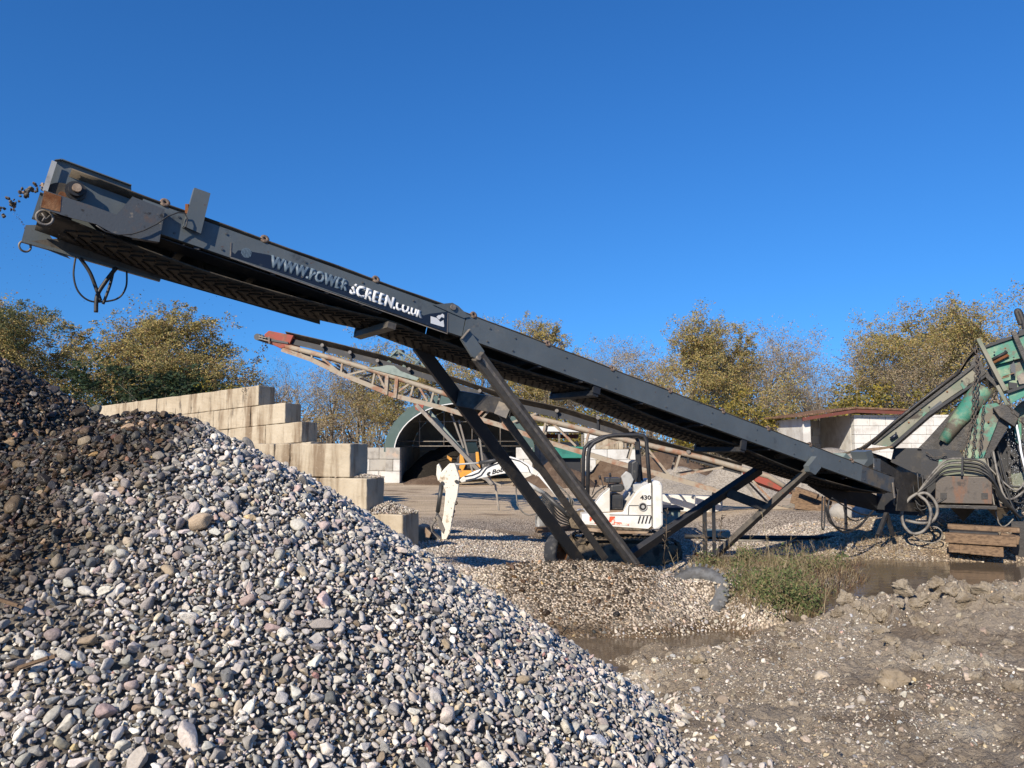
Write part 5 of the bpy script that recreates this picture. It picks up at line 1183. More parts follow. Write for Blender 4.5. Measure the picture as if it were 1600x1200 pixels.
# ================================================================ trees
def leaf_mat(name, cols, trans=.3):
    m = bpy.data.materials.new(name); m.use_nodes = True; t = m.node_tree; N = t.nodes; L = t.links; b = N['Principled BSDF']
    g = N.new('ShaderNodeNewGeometry'); cr = N.new('ShaderNodeValToRGB'); cr.color_ramp.interpolation = 'CONSTANT'
    e = cr.color_ramp.elements; e[0].color = C4(cols[0]); e[0].position = 0; e[1].color = C4(cols[1]); e[1].position = 1/len(cols)
    for i, c in enumerate(cols[2:]): q = e.new((i+2)/len(cols)); q.color = C4(c)
    oi = N.new('ShaderNodeObjectInfo'); ad = N.new('ShaderNodeMath'); ad.operation = 'MULTIPLY_ADD'; ad.inputs[1].default_value = .45; L.new(g.outputs['Random Per Island'], ad.inputs[2])
    tc = N.new('ShaderNodeTexCoord'); nz = N.new('ShaderNodeTexNoise'); nz.inputs['Scale'].default_value = .7; nz.inputs['Detail'].default_value = 2; L.new(tc.outputs['Object'], nz.inputs['Vector'])
    sb = N.new('ShaderNodeMath'); sb.operation = 'SUBTRACT'; L.new(nz.outputs['Fac'], sb.inputs[0]); sb.inputs[1].default_value = .5; L.new(sb.outputs[0], ad.inputs[0])
    fr = N.new('ShaderNodeMath'); fr.operation = 'FRACT'; a2 = N.new('ShaderNodeMath'); L.new(ad.outputs[0], a2.inputs[0]); a2.inputs[1].default_value = 1.0; L.new(a2.outputs[0], fr.inputs[0])
    L.new(fr.outputs[0], cr.inputs[0]); L.new(cr.outputs[0], b.inputs['Base Color']); b.inputs['Roughness'].default_value = .75; b.inputs['Specular IOR Level'].default_value = .25
    tr = N.new('ShaderNodeBsdfTranslucent'); L.new(cr.outputs[0], tr.inputs['Color']); mx = N.new('ShaderNodeMixShader'); mx.inputs[0].default_value = trans
    L.new(b.outputs[0], mx.inputs[1]); L.new(tr.outputs[0], mx.inputs[2]); L.new(mx.outputs[0], N['Material Output'].inputs['Surface'])
    return m
M['lf_autumn'] = leaf_mat('autumn_leaves', [(.34,.27,.09), (.42,.33,.12), (.25,.24,.08), (.42,.33,.16), (.30,.175,.09), (.20,.195,.08), (.46,.35,.12)])
M['lf_green'] = leaf_mat('dull_green_leaves', [(.10,.125,.055), (.14,.155,.065), (.18,.17,.07), (.09,.115,.06), (.24,.20,.08)])
M['lf_dark'] = leaf_mat('dark_green_leaves', [(.030,.055,.028), (.04,.07,.035), (.055,.075,.03), (.03,.045,.025)])
M['lf_tan'] = leaf_mat('dry_tan_leaves', [(.38,.31,.20), (.45,.375,.26), (.29,.23,.15), (.34,.30,.16), (.38,.265,.175)])
M['lf_yellow'] = leaf_mat('yellow_leaves', [(.32,.26,.04), (.24,.21,.05), (.17,.15,.045), (.36,.26,.06), (.12,.12,.04)])
M['bark'] = mk('grey_bark', (.25,.215,.175), [((.15,.125,.10), 3, .45, .6), ((.36,.32,.27), 2, .58, .7)], rough=.95, bump=None)
def leaf_mesh(name, P, S, seed, mat, asp=.75):
    P = np.array(P); n = len(P); rg = np.random.default_rng(seed)
    a = rg.normal(size=(n, 3)); a /= np.linalg.norm(a, axis=1)[:, None]; b = rg.normal(size=(n, 3)); b -= a*(a*b).sum(1)[:, None]; b /= np.linalg.norm(b, axis=1)[:, None]
    s = np.array(S)[:, None]; u = a*s; w = b*s*asp
    v = np.stack([P-u, P+w*.6-u*.1, P+u, P-w*.6+u*.1], 1).reshape(-1, 3)
    me = bpy.data.meshes.new(name); me.vertices.add(4*n); me.vertices.foreach_set('co', v.astype(np.float32).ravel()); me.loops.add(4*n); me.loops.foreach_set('vertex_index', np.arange(4*n, dtype=np.int32))
    me.polygons.add(n); me.polygons.foreach_set('loop_start', (np.arange(n)*4).astype(np.int32)); me.polygons.foreach_set('loop_total', np.full(n, 4, np.int32)); me.update(calc_edges=True); me.materials.append(mat); return me
def make_tree(seed, H, leafmat, nleaf, leafsize=.13, spreadk=.55, trunkfrac=.25, forks=3, dens=1.0, twigs=True, lean=.06):
    rnd = random.Random(seed); mb = MB(); tips = []
    def grow(p, d, L_, r, lvl):
        n = 4 if lvl < 2 else 3; pts = [p]; q = p; dd = d.copy()
        for i in range(n):
            dd = (dd+Vector((rnd.gauss(0,1), rnd.gauss(0,1), rnd.gauss(0,.6)+.28))*(.10 if lvl == 0 else .20)).normalized(); q = q+dd*L_/n; pts.append(q)
        rs = [r*(1-.55*i/n) for i in range(n+1)]
        mb.tube(pts, rs, 6 if lvl == 0 else 4 if lvl < 3 else 3, caps=False)
        if lvl >= 3: tips.extend([(pts[k], L_) for k in range(1, n+1)])
        if lvl >= 5 or L_ < .35: return
        kids = {0: 8, 1: 5, 2: 4, 3: 3, 4: 2}[lvl]
        for k in range(kids):
            t = (.35+.65*(k+rnd.random())/kids) if lvl > 0 else (trunkfrac+(1-trunkfrac)*(k+rnd.random()*.7)/kids)
            i = min(int(t*n), n-1); f = t*n-i; base = pts[i].lerp(pts[i+1], min(1, f)); axis = (pts[i+1]-pts[i]).normalized()
            sd = Vector((rnd.gauss(0,1), rnd.gauss(0,1), rnd.gauss(0,.35))); sd = (sd-axis*sd.dot(axis)).normalized()
            an = rnd.uniform(.45, .95)*(1 if lvl else 1.0)*spreadk/.55
            nd = axis*math.cos(an)+sd*math.sin(an); nd.z += .12
            grow(base, nd.normalized(), L_*rnd.uniform(.50, .72) if lvl else L_*rnd.uniform(.38, .58)*(1.15-.35*t), rs[i]*rnd.uniform(.40, .60), lvl+1)
    grow(Vector((0,0,-.2)), Vector((rnd.gauss(0,lean), rnd.gauss(0,lean), 1)).normalized(), H*.80, H*.019, 0)
    P, S = [], []
    zmax = max(t[0].z for t in tips)
    for i in range(nleaf):
        p, L_ = rnd.choice(tips); s = L_*.28*dens
        gx, gy, gz = [max(-1.35, min(1.35, rnd.gauss(0, 1))) for _ in range(3)]; P.append((p.x+gx*s, p.y+gy*s, max(.3, p.z+gz*s*.7))); S.append(leafsize*rnd.uniform(.55, 1.25))
    return mb, (leaf_mesh('crown', P, S, seed, leafmat) if nleaf else None), zmax
TREES = {}
def proto(key, *a, **k):
    mb, lm, zm = make_tree(*a, **k); org = Vector((0,0,0)); r = bpy.data.objects.new('tree', None)
    me = bpy.data.meshes.new('trunk'); me.from_pydata(mb.v, [], mb.f); me.polygons.foreach_set('use_smooth', [True]*len(me.polygons)); me.materials.append(M['bark']); me.update()
    TREES[key] = (me, lm, zm)
for i in range(3): proto('autumn%d' % i, 21+i, 11, M['lf_autumn'], 30000, .088, .62)
for i in range(2): proto('green%d' % i, 31+i, 10, M['lf_green'], 28000, .088, .64)
for i in range(3): proto('semi%d' % i, 41+i, 11, M['lf_tan'], 9500, .075, .58)
for i in range(2): proto('mix%d' % i, 81+i, 11, M['lf_autumn'], 17000, .082, .60)
for i in range(2): proto('bare%d' % i, 51+i, 11, M['lf_tan'], 1500, .07, .46, trunkfrac=.35)
for i in range(2): proto('dark%d' % i, 61+i, 5, M['lf_dark'], 8500, .10, .75, trunkfrac=.1, dens=1.4)
for i in range(2): proto('yellow%d' % i, 71+i, 5, M['lf_yellow'], 4200, .10, .75, trunkfrac=.1, dens=1.3)
def put_tree(key, px, top, Y, label, wk=1.0, name='tree', rz=None, group='trees behind the yard'):
    me, lm, zm = TREES[key]; p = at(px, top, Y); h = p.z; s = 1.06*h/zm; rnd = random.Random(px*7+int(top))
    t = thing(name, (p.x, p.y, 0), label, 'tree' if name != 'shrub' else 'shrub', group if name != 'shrub' else 'shrubs under the trees')
    t.scale = (s*wk, s*wk, s); t.rotation_euler = (0, 0, rnd.uniform(0, 6.28) if rz is None else rz)
    for m_, nm in ((me, 'trunk'), (lm, 'crown')):
        if m_ is None: continue
        o = bpy.data.objects.new(nm, m_); COL.objects.link(o); o.parent = t
TY = 58
for a in [
 ('green0', -25, 470, 52, 'dull green tree cut off by the left edge of the photo', 1.2),
 ('autumn0', 62, 485, 54, 'brown and olive tree second from the left edge behind the heap', 1.25),
 ('autumn1', 150, 474, 56, 'tall brown leafed tree right below the dangling hoses', 1.25),
 ('autumn2', 205, 490, 54, 'bushy brown tree standing right of the dangling hoses', 1.15),
 ('green1', 250, 535, 60, 'dark green tree peeping out between two brown trees at left', 1.1),
 ('autumn0', 298, 545, 55, 'small brown tree at the right end of the left hand group', 1.1),
 ('bare0', 425, 545, 58, 'leafless grey tree between the block wall and the truss conveyor head', 1.25),
 ('bare1', 465, 560, 60, 'second leafless tree just below the truss conveyor head', 1.3),
 ('semi0', 520, 575, 58, 'thin leaved tree under the truss left of the barn', 1.2),
 ('mix0', 575, 528, 62, 'olive tree whose top shows between the two conveyors', 1.1),
 ('mix1', 628, 560, 56, 'leafy brown tree next to the left side of the arched barn', 1.2),
 ('mix0', 735, 488, 64, 'tree top rising just behind the hinge of the grey conveyor', .9),
 ('autumn1', 800, 560, 66, 'brown tree hidden mostly behind the grey conveyor above the barn', 1.1),
 ('autumn2', 838, 494, 60, 'rounded brown tree top above the middle of the grey conveyor', .85),
 ('semi1', 918, 536, 58, 'pale thin tree right of the rounded brown tree top', .95),
 ('bare1', 975, 538, 57, 'mostly leafless tree with slanting limbs left of the big olive trees', .9),
 ('mix1', 1048, 502, 58, 'large olive tree, left one of the big middle pair', .95),
 ('autumn0', 1120, 496, 57, 'large olive brown tree, right one of the big middle pair', 1.0),
 ('semi2', 1185, 505, 58, 'silvery thin leaved tree right of the big middle pair', 1.0),
 ('semi0', 1232, 590, 60, 'low silvery tree left of the roofed shed', 1.3),
 ('bare0', 1292, 512, 56, 'tall slim almost bare tree standing above the roofed shed', .62),
 ('semi1', 1345, 570, 60, 'short pale tree behind the right part of the shed roof', 1.2),
 ('semi2', 1400, 540, 58, 'grey twiggy tree right behind the end of the shed roof', 1.1),
 ('mix0', 1452, 486, 57, 'tall brown tree left of the teal machine', 1.0),
 ('mix1', 1520, 470, 59, 'tallest brown tree behind the tip of the green conveyor', 1.05),
 ('mix0', 1590, 474, 60, 'tall brown tree behind the teal body at the right edge', 1.05),
 ('mix1', 15, 520, 66, 'olive tree filling the gap at the far left behind the heap', 1.2),
 ('mix0', 110, 520, 66, 'olive tree between the two nearest brown trees at left', 1.2),
 ('semi1', 385, 585, 64, 'thin grey tree above the left end of the stepped blocks', 1.3),
 ('semi2', 555, 560, 66, 'grey thin tree behind the hinge plate of the truss conveyor', 1.3),
 ('autumn2', 670, 570, 66, 'brown tree crown directly above the arched barn', 1.3),
 ('semi0', 880, 560, 66, 'pale thin tree left of the palest one above the conveyor', 1.2),
 ('semi2', 1015, 530, 66, 'grey thin tree filling the gap left of the big middle pair', 1.2),
 ('mix1', 1090, 540, 66, 'olive tree filling the gap between the big middle pair', 1.3),
 ('mix0', 1160, 530, 66, 'olive tree behind the right one of the big middle pair', 1.3),
 ('semi1', 1260, 600, 66, 'low thin tree directly left of the slim bare one', 1.5),
 ('semi0', 1425, 530, 67, 'thin grey tree filling the gap left of the tall brown ones', 1.3),
 ('autumn1', 1490, 505, 67, 'brown tree between the two tallest at right', 1.2),
 ('semi1', 1555, 500, 67, 'pale tree between the two right hand tallest trees', 1.2)]: put_tree(*a)
for a in [
 ('dark0', 165, 585, 50, 'dark green shrub lowest at the left behind the heap', 1.3),
 ('dark1', 222, 575, 50, 'dark green shrub in the middle behind the left heap', 1.5),
 ('dark0', 288, 578, 51, 'dark green shrub beside the left end of the block wall', 1.5),
 ('yellow0', 355, 598, 52, 'small orange leaved shrub above the block wall', 1.2),
 ('yellow1', 395, 612, 52, 'low reddish shrub above the right half of the block wall', 1.0),
 ('yellow0', 1085, 620, 52, 'yellow shrub right below the large olive trees', 1.2),
 ('yellow1', 1170, 615, 52, 'yellow green shrub above the conveyor left of the silvery tree', 1.2),
 ('yellow0', 1212, 640, 56, 'tawny shrub touching the left side of the roofed shed', 1.2),
 ('yellow1', 1320, 606, 56, 'yellow shrub peeking over the middle of the shed roof', 1.3),
 ('yellow0', 1390, 600, 56, 'yellow shrub peeking over the right end of the shed roof', 1.4),
 ('yellow1', 820, 640, 53, 'yellow shrub seen through the gap under the grey conveyor', 1.4),
 ('yellow0', 900, 640, 53, 'second yellow shrub seen through the gap under the grey conveyor', 1.4)]: put_tree(*a, name='shrub')
# undergrowth closing the foot of the wood
rg = random.Random(3); P, S = [], []
cl_ = [(rg.uniform(-46, 52), rg.uniform(56, 68), rg.uniform(.8, 3.4)) for _ in range(260)]
for i in range(52000):
    x, y, h = cl_[rg.randrange(260)]; r = rg.random()**.5*h*.75; t = rg.random()*6.283
    P.append((x+math.cos(t)*r*1.3, y+math.sin(t)*r, rg.random()**1.3*h)); S.append(rg.uniform(.07, .17))
me = leaf_mesh('undergrowth', P, S, 5, M['lf_tan']); o = link('undergrowth', me, M['lf_tan']); tag(o, 'tangled tan undergrowth along the foot of the trees', 'undergrowth', kind='stuff')
mb = MB()
for i in range(1500):
    x, y, h = rg.uniform(-46, 52), rg.uniform(55, 70), rg.uniform(2, 6.5); q = Vector((x, y, 0)); l = Vector((rg.gauss(0,.25), rg.gauss(0,.25), 1)); mb.tube([q, q+l*h*.5, q+l*h+Vector((rg.gauss(0,.4),0,0))], [.05,.035,.012], 3, caps=False)
o = mb.build('saplings', M['bark'], recalc=False); tag(o, 'thicket of thin grey saplings between the trees', 'saplings', kind='stuff')
# far dark wood behind everything
P, S = [], []
for i in range(60000):
    x = rg.uniform(-75, 80); hh = 8.6+2.2*math.sin(x*.13)+1.5*math.sin(x*.41+1); P.append((x, rg.uniform(76, 84), rg.random()*hh*(1-.25*rg.random()))); S.append(rg.uniform(.12, .27))
me = leaf_mesh('far_wood', P, S, 6, M['lf_tan']); o = link('far_wood', me, M['lf_tan']); tag(o, 'far off wood reading as one brown mass behind the trees', 'wood', kind='stuff')

# ================================================================ arched barn
BY = 40.0
bn = thing('arched_barn', (at(718,755,BY).x, BY, 0), 'arched green tarpaulin barn on block walls behind the excavator arm', 'barn')
c0 = at(718, 706, BY); rx_, rz_ = 3.85, 3.0
def arc(rx, rz, n=24): return [Vector((c0.x+rx*math.cos(t), 0, c0.z+rz*math.sin(t))) for t in [math.pi*i/n for i in range(n+1)]]
def shell(rx, rz, y0, y1, name, mat, th=.05):
    a = arc(rx, rz); b = arc(rx-th, rz-th); m = MB(); n = len(a)
    for i in range(n-1):
        m.hexa([a[i]+Vector((0,y0,0)), a[i+1]+Vector((0,y0,0)), b[i+1]+Vector((0,y0,0)), b[i]+Vector((0,y0,0))], [a[i]+Vector((0,y1,0)), a[i+1]+Vector((0,y1,0)), b[i+1]+Vector((0,y1,0)), b[i]+Vector((0,y1,0))])
    m.build(name, mat, bn)
shell(rx_, rz_, BY+.3, BY+10, 'roof_cover', M['tarp_green']); shell(rx_-.06, rz_-.06, BY+.3, BY+9.9, 'roof_lining', M['tarp_in'])
shell(rx_+.04, rz_+.04, BY-.25, BY+.28, 'front_rim', M['tarp_green'], .50)
shell(rx_-.47, rz_-.47, BY-.27, BY-.2, 'rim_piping', M['roof_white'], .05)
m = MB(); a = arc(rx_-.13, rz_-.13); m.prism([p+Vector((0, BY+9.8, 0)) for p in a], (0,.1,0)); m.prism([Vector((c0.x-rx_+.1, BY+9.8, 0)), Vector((c0.x+rx_-.1, BY+9.8, 0)), Vector((c0.x+rx_-.1, BY+9.8, c0.z-.01)), Vector((c0.x-rx_+.1, BY+9.8, c0.z-.01))], (0,.1,0)); m.build('back_cover', M['tarp_in'], bn)
for z in (1.9, 2.15, 3.2):
    MB().tube([Vector((c0.x-rx_+.4, BY+1, z)), Vector((c0.x+rx_-.4, BY+1, z))], .03, 6).build('tie_rod', M['bare_link'], bn)
for x in (-2.2, -.9, .6, 2.1):
    MB().tube([Vector((c0.x+x, BY+1, 1.9)), Vector((c0.x+x, BY+1, c0.z+rz_*math.sqrt(1-(x/rx_)**2)-.2))], .03, 6).build('hoop_post', M['bare_link'], bn)
def bwall(x0, x1, y, z1, th, name, mats, parent, bh=.61, bl_=.95, seed=1, yend=None):
    rnd = random.Random(seed); r = 0; z = 0
    while z < z1-.1:
        x = x0; k = 0
        first = bl_*(.5 if r % 2 else 1)
        while x < x1-.05:
            L_ = min(first if k == 0 else bl_, x1-x); m = MB(); m.box((x+L_/2, y+th/2+rnd.uniform(-.02,.02), z+bh/2), (L_-.02, th, bh-.018)); m.build(name, M[rnd.choice(mats)], parent, bevel=.02); x += L_; k += 1
        z += bh; r += 1
bwall(at(562,755,BY).x, at(603,755,BY).x, BY+.2, 1.83, .61, 'block', ['concrete_grey','concrete_grey','concrete_white'], bn, seed=3)
bwall(at(603,755,BY).x, at(626,755,BY).x, BY-.3, 1.83, .61, 'block', ['concrete_white','concrete_grey'], bn, bl_=.8, seed=4)
bwall(at(806,755,BY).x, at(832,755,BY).x, BY-.3, 1.83, .61, 'block', ['concrete_white'], bn, bl_=.8, seed=5)
for sx_ in (c0.x-rx_+.0, c0.x+rx_-.65): MB().box((sx_+.32, BY+5.5, .92), (.6, 9.6, 1.83)).build('side_wall', M['concrete_grey'], bn)
lump('mulch_pile', 'black mulch pile and painted deep shade filling the left half of the arched barn', 'mulch pile', (c0.x-1.0, BY+3.6, 0), 2.6, 3.2, 2.2, M['soil_black'], 5)  # mulch and the deep shade of the interior, both modelled as one black pile
lump('soil_pile', 'low brown soil spill at the mouth of the arched barn', 'soil pile', (at(672,755,38.6).x, 38.9, 0), 1.5, .8, .42, M['soil'], 6)
# wheel loader inside
LY = 38.3
ld = thing('wheel_loader', (at(730,740,LY).x, LY, 0), 'yellow wheel loader with dark cab parked in the barn mouth', 'loader')
def lp(pxs, y0, y1, nm, mat, bevel=.03):
    m = MB(); m.prism([at(x, y, LY)+Vector((0, y0, 0)) for x, y in pxs], (0, y1-y0, 0)); return m.build(nm, mat, ld, bevel=bevel)
lp([(715,716),(722,708),(757,708),(762,716),(762,732),(715,732)], -.6, .6, 'body', M['black'])
lp([(722,690),(744,690),(750,708),(719,708)], -.5, .5, 'cab', M['glass']); lp([(719,687),(747,687),(747,690),(719,690)], -.6, .6, 'cab_roof', M['black'])
lp([(720,709),(724,708),(729,726),(725,735),(719,735)], -.75, -.6, 'lift_arm', M['loader']); lp([(744,706),(749,706),(752,735),(746,735)], -.75, -.6, 'lift_arm', M['loader'])
lp([(708,734),(768,734),(766,744),(712,745)], -1.2, -.75, 'bucket', M['loader']); lp([(700,711),(708,716),(707,722),(700,716)], -.6, -.5, 'mirror', M['loader'])
for x in (716, 762): MB().disc(at(x, 738, LY)+Vector((0,-.3,0)), (1,0,0), .5, .35, 20).build('wheel', M['tyre'], ld)
# ================================================================ bin shelter right of the barn
SYY = 43.0
sh = thing('bin_shelter', (at(890,750,SYY).x, SYY, 0), 'open bin shelter with pale sheet roof right of the arched barn', 'shelter')
def spoly(pxs, y0, y1, nm, mat, parent=sh, Y=SYY, bevel=0):
    m = MB(); m.prism([at(x, y, Y)+Vector((0, y0, 0)) for x, y in pxs], (0, y1-y0, 0)); return m.build(nm, mat, parent, bevel=bevel)
spoly([(838,666),(905,668),(912,675),(838,674)], -.3, 4, 'roof', M['roof_white']); spoly([(838,676),(912,677),(912,684),(838,683)], 3.6, 3.8, 'rear_fascia', M['beam_red'])
for x in (842, 872, 908): spoly([(x,675),(x+3,675),(x+3,748),(x,748)], -.1, .1, 'post', M['bare_link'])
spoly([(838,690),(912,690),(912,748),(838,748)], 3.2, 3.4, 'back_wall', M['concrete_grey'])
bw2 = thing('block_wall', (at(950,748,41).x, 41, 0), 'pale block wall with ragged top seen through the excavator cab frame', 'block wall')
for k, (xa, xb) in enumerate(((914,1002),(914,1002),(914,996),(914,975),(914,948))):
    x = at(xa,748,41).x; x1 = at(xb,748,41).x; r_ = random.Random(k)
    while x < x1-.1:
        L_ = min(1.2 if not (k % 2 and x < at(xa,748,41).x+.1) else .6, x1-x); m = MB(); m.box((x+L_/2, 41.3, .05+.56*k+.28), (L_-.02, .6, .545)); m.build('block', M[r_.choice(['concrete_white','concrete_white','concrete_tan'])], bw2, bevel=.02); x += L_
sk = thing('skip', (at(892,716,37).x, 37, 0), 'dark teal steel skip standing left of the ragged block wall', 'skip')
spoly([(864,698),(915,701),(911,716),(868,716)], 0, 1.6, 'skip_body', M['teal_plastic'], sk, 37.4, .03); spoly([(864,695.5),(915,698.5),(915,701),(864,698)], -.05, 1.65, 'rim', M['teal_plastic'], sk, 37.4)
spoly([(870,716),(908,716),(908,752),(870,752)], .3, 1.2, 'skip_base', M['black'], sk, 37.4)
lump('soil_pile', 'brown soil pile partly hidden by the grey conveyor legs', 'soil pile', (at(872,750,36).x, 36.2, 0), 2.1, 1.6, 1.15, M['soil'], 8)
lump('soil_pile', 'brown soil pile in front of the ragged block wall', 'soil pile', (at(957,742,38.5).x, 38.9, 0), 1.9, 1.5, 1.25, M['soil'], 9)
lump('soil_pile', 'dark low soil bank right of the excavator cab', 'soil pile', (at(1050,745,40).x, 41, 0), 3.4, 1.6, 1.5, M['soil'], 10)
lump('mulch_pile', 'black heap of old tyres and mulch beside the teal skip', 'mulch pile', (at(880,752,35).x, 35.4, 0), 1.2, .8, .75, M['soil_black'], 11)
# ================================================================ roofed block shed at the right
HY = 46.0
hs_ = thing('block_shed', (at(1340,720,HY).x, HY, 0), 'pale concrete block shed under a rusty sheet roof left of the teal machine', 'shed')
def rowwall(pxa, pxb, Y, z0, z1, parent, seed, th=.5, bh=.52, bl_=.95):
    x0, x1 = at(pxa,700,Y).x, at(pxb,700,Y).x; z = z0; k = 0; r_ = random.Random(seed)
    while z < z1-.1:
        x = x0
        while x < x1-.05:
            L_ = min(bl_*(.55 if (k % 2 and x == x0) else 1), x1-x); m = MB(); h_ = min(bh, z1-z); m.box((x+L_/2, Y+th/2+r_.uniform(-.012,.012), z+h_/2), (L_-.018, th, h_-.016)); m.build('block', M['concrete_white'], parent, bevel=.015); x += L_
        z += bh; k += 1
zt = at(1340, 648, HY).z
rowwall(1336, 1492, HY, 0, zt, hs_, 4); rowwall(1258, 1345, HY+5.2, 0, at(1260,657,HY+5.2).z, hs_, 5, th=.4)
MB().box((at(1262,700,HY).x, HY+2.6, zt/2-.1), (.45, 5.1, zt-.2)).build('side_wall', M['concrete_white'], hs_)
MB().box((at(1341,700,HY).x+.1, HY+2.9, zt/2), (.5, 4.5, zt)).build('side_wall', M['concrete_white'], hs_)
m = MB(); nseg = 46; A_, B_, C_ = at(1247,649,HY-.6), at(1338,635.5,HY-.6), at(1440,640,HY-.6)
for (a, b, n) in ((A_, B_, 26), (B_, C_, 40)):
    for i in range(n):
        p, q = a.lerp(b, i/n), a.lerp(b, (i+.55)/n); m.hexa([p, q, q+Vector((0,0,-.07)), p+Vector((0,0,-.07))], [p+Vector((0,6.6,.1)), q+Vector((0,6.6,.1)), q+Vector((0,6.6,.03)), p+Vector((0,6.6,.03))])
    m.hexa([a+Vector((0,.02,-.075)), b+Vector((0,.02,-.075)), b+Vector((0,.02,-.10)), a+Vector((0,.02,-.10))], [a+Vector((0,6.5,.02)), b+Vector((0,6.5,.02)), b+Vector((0,6.5,-.005)), a+Vector((0,6.5,-.005))])
m.build('roof', M['roof_rust'], hs_)
m = MB(); m.beam(A_+Vector((.3,.15,-.22)), B_+Vector((0,.15,-.24)), .12, .2); m.beam(B_+Vector((.02,.15,-.24)), C_+Vector((0,.15,-.22)), .12, .2); m.build('roof_beam', M['beam_red'], hs_)
small = lump('gravel_pile', 'pale gravel pile lying in front of the roofed block shed', 'gravel pile', (at(1300,735,39).x, 39.5, 0), 5.6, 3.4, 1.55, M['pile_grey'], 14, n=48)
lump('gravel_pile', 'broad pale gravel pile behind the lower end of the truss conveyor', 'gravel pile', (at(1175,770,30).x, 30.5, 0), 3.6, 2.6, 1.55, M['pile_grey'], 15, n=48)
lump('gravel_pile', 'low gravel ridge just right of the excavator', 'gravel pile', (at(1070,760,33).x, 33.5, 0), 3.2, 1.8, .85, M['pile_grey'], 16, n=48)
# ================================================================ odds and ends in the yard
lb = thing('kerb_blocks', (at(1060,790,22.5).x, 22.5, 0), 'row of long pale concrete blocks lying low behind the excavator', 'concrete blocks')
for k in range(3):
    a = at(1010+k*38, 792+k*1.5, 22.8-k*.5); m = MB(); m.beam(Vector((a.x, a.y, .24)), Vector((a.x+.72, a.y-.12, .22)), .55, .46); m.build('block', M['concrete_white'], lb, bevel=.03)
gb = thing('green_tank', (at(1045,815,17.2).x, 17.2, -.1), 'grey green steel tank low behind the excavator rear', 'tank')
spoly([(1020,797),(1064,797),(1060,826),(1024,828)], 0, .8, 'tank_body', M['sage'], gb, 17.2, .02); spoly([(1016,792.5),(1068,793),(1067,797),(1018,797)], -.06, .86, 'tank_rim', M['black'], gb, 17.2)
rl = thing('low_kerb', (at(1200,845,15.5).x, 15.5, -.1), 'long low concrete kerb with black pipe running across behind the weeds', 'kerb')
MB().beam(at(1095,842,15.9), at(1312,842,16.3), .25, .08).build('kerb_stone', M['concrete_grey'], rl, bevel=.02)
MB().tube([at(1070,838,15.6), at(1120,839,15.6), at(1200,840,15.7), at(1310,840,15.9)], .045, 8).build('pipe', M['black'], rl)
MB().beam(at(1098,832,15.3), at(1140,834,15.2), .4, .12).build('steel_tray', M['sage'], rl, bevel=.01)
tp2 = thing('timber_pile', (at(1270,785,20).x, 20, 0), 'untidy pile of old timbers below the truss conveyor tail', 'timber pile')
for k, (x0, y0, x1, y1, w) in enumerate(((1238,772,1300,785,.16),(1236,780,1296,797,.18),(1242,790,1310,797,.15),(1244,764,1278,776,.12),(1290,775,1340,790,.15))):
    MB().beam(at(x0,y0,20-.15*k), at(x1,y1,19.6-.12*k), .2, w).build('timber', M['wood'], tp2, bevel=.01)
for k, (x, y, s_) in enumerate(((1316,802,.30),(1335,808,.24),(1352,803,.34),(1368,812,.2))):
    bm = bmesh.new(); bmesh.ops.create_icosphere(bm, subdivisions=3, radius=s_)
    for v in bm.verts: v.co *= 1+.35*mnoise.noise(v.co*2.4+Vector((k*9,0,0)))
    for v in bm.verts: v.co.z *= .8
    me = bpy.data.meshes.new('boulder'); bm.to_mesh(me); bm.free(); p = at(x, y, 18.2)
    o = link('boulder', me, M['concrete_grey'], None, Vector((p.x, p.y, max(.1, p.z)))); tag(o, ['pale rock furthest left of the row under the conveyor tail', 'small pale rock second from left under the conveyor tail', 'biggest pale rock of the row under the conveyor tail', 'pale rock furthest right of the row under the conveyor tail'][k], 'rock', 'rocks under the tail')
# standing wheel behind, timber beside it
wt = thing('spare_wheel', at(848, 815, 18), 'dusty spare wheel standing on edge behind the dark conveyor leg', 'wheel')
wheel(at(848, 815, 18), Vector((1,.25,0)), .235, .26, wt, M['tyre_dusty'], M['grey_plastic'])
o = MB().beam(at(838,828,17.6), at(905,824,17.9), .2, .12).build('timber', M['wood'], None, bevel=.01, org=at(870,826,17.7)); tag(o, 'single tan timber lying in front of the standing spare wheel', 'timber')
# half buried tyre
M['tyre_old'] = mk('old_grey_tyre', (.12,.125,.13), [((.07,.07,.07), 5, .48, .62, 8), ((.26,.24,.21), 9, .58, .7, 8)], rough=.75, bump=(40,.3))
tb_ = thing('old_tyre', at(1090, 928, 10.75), 'ribbed grey tyre half buried in the pebble mound', 'tyre')
wheel(at(1091, 930, 10.6), Vector((-.36,-.64,.68)).normalized(), .42, .22, tb_, M['tyre_old'], None, lugs=30)
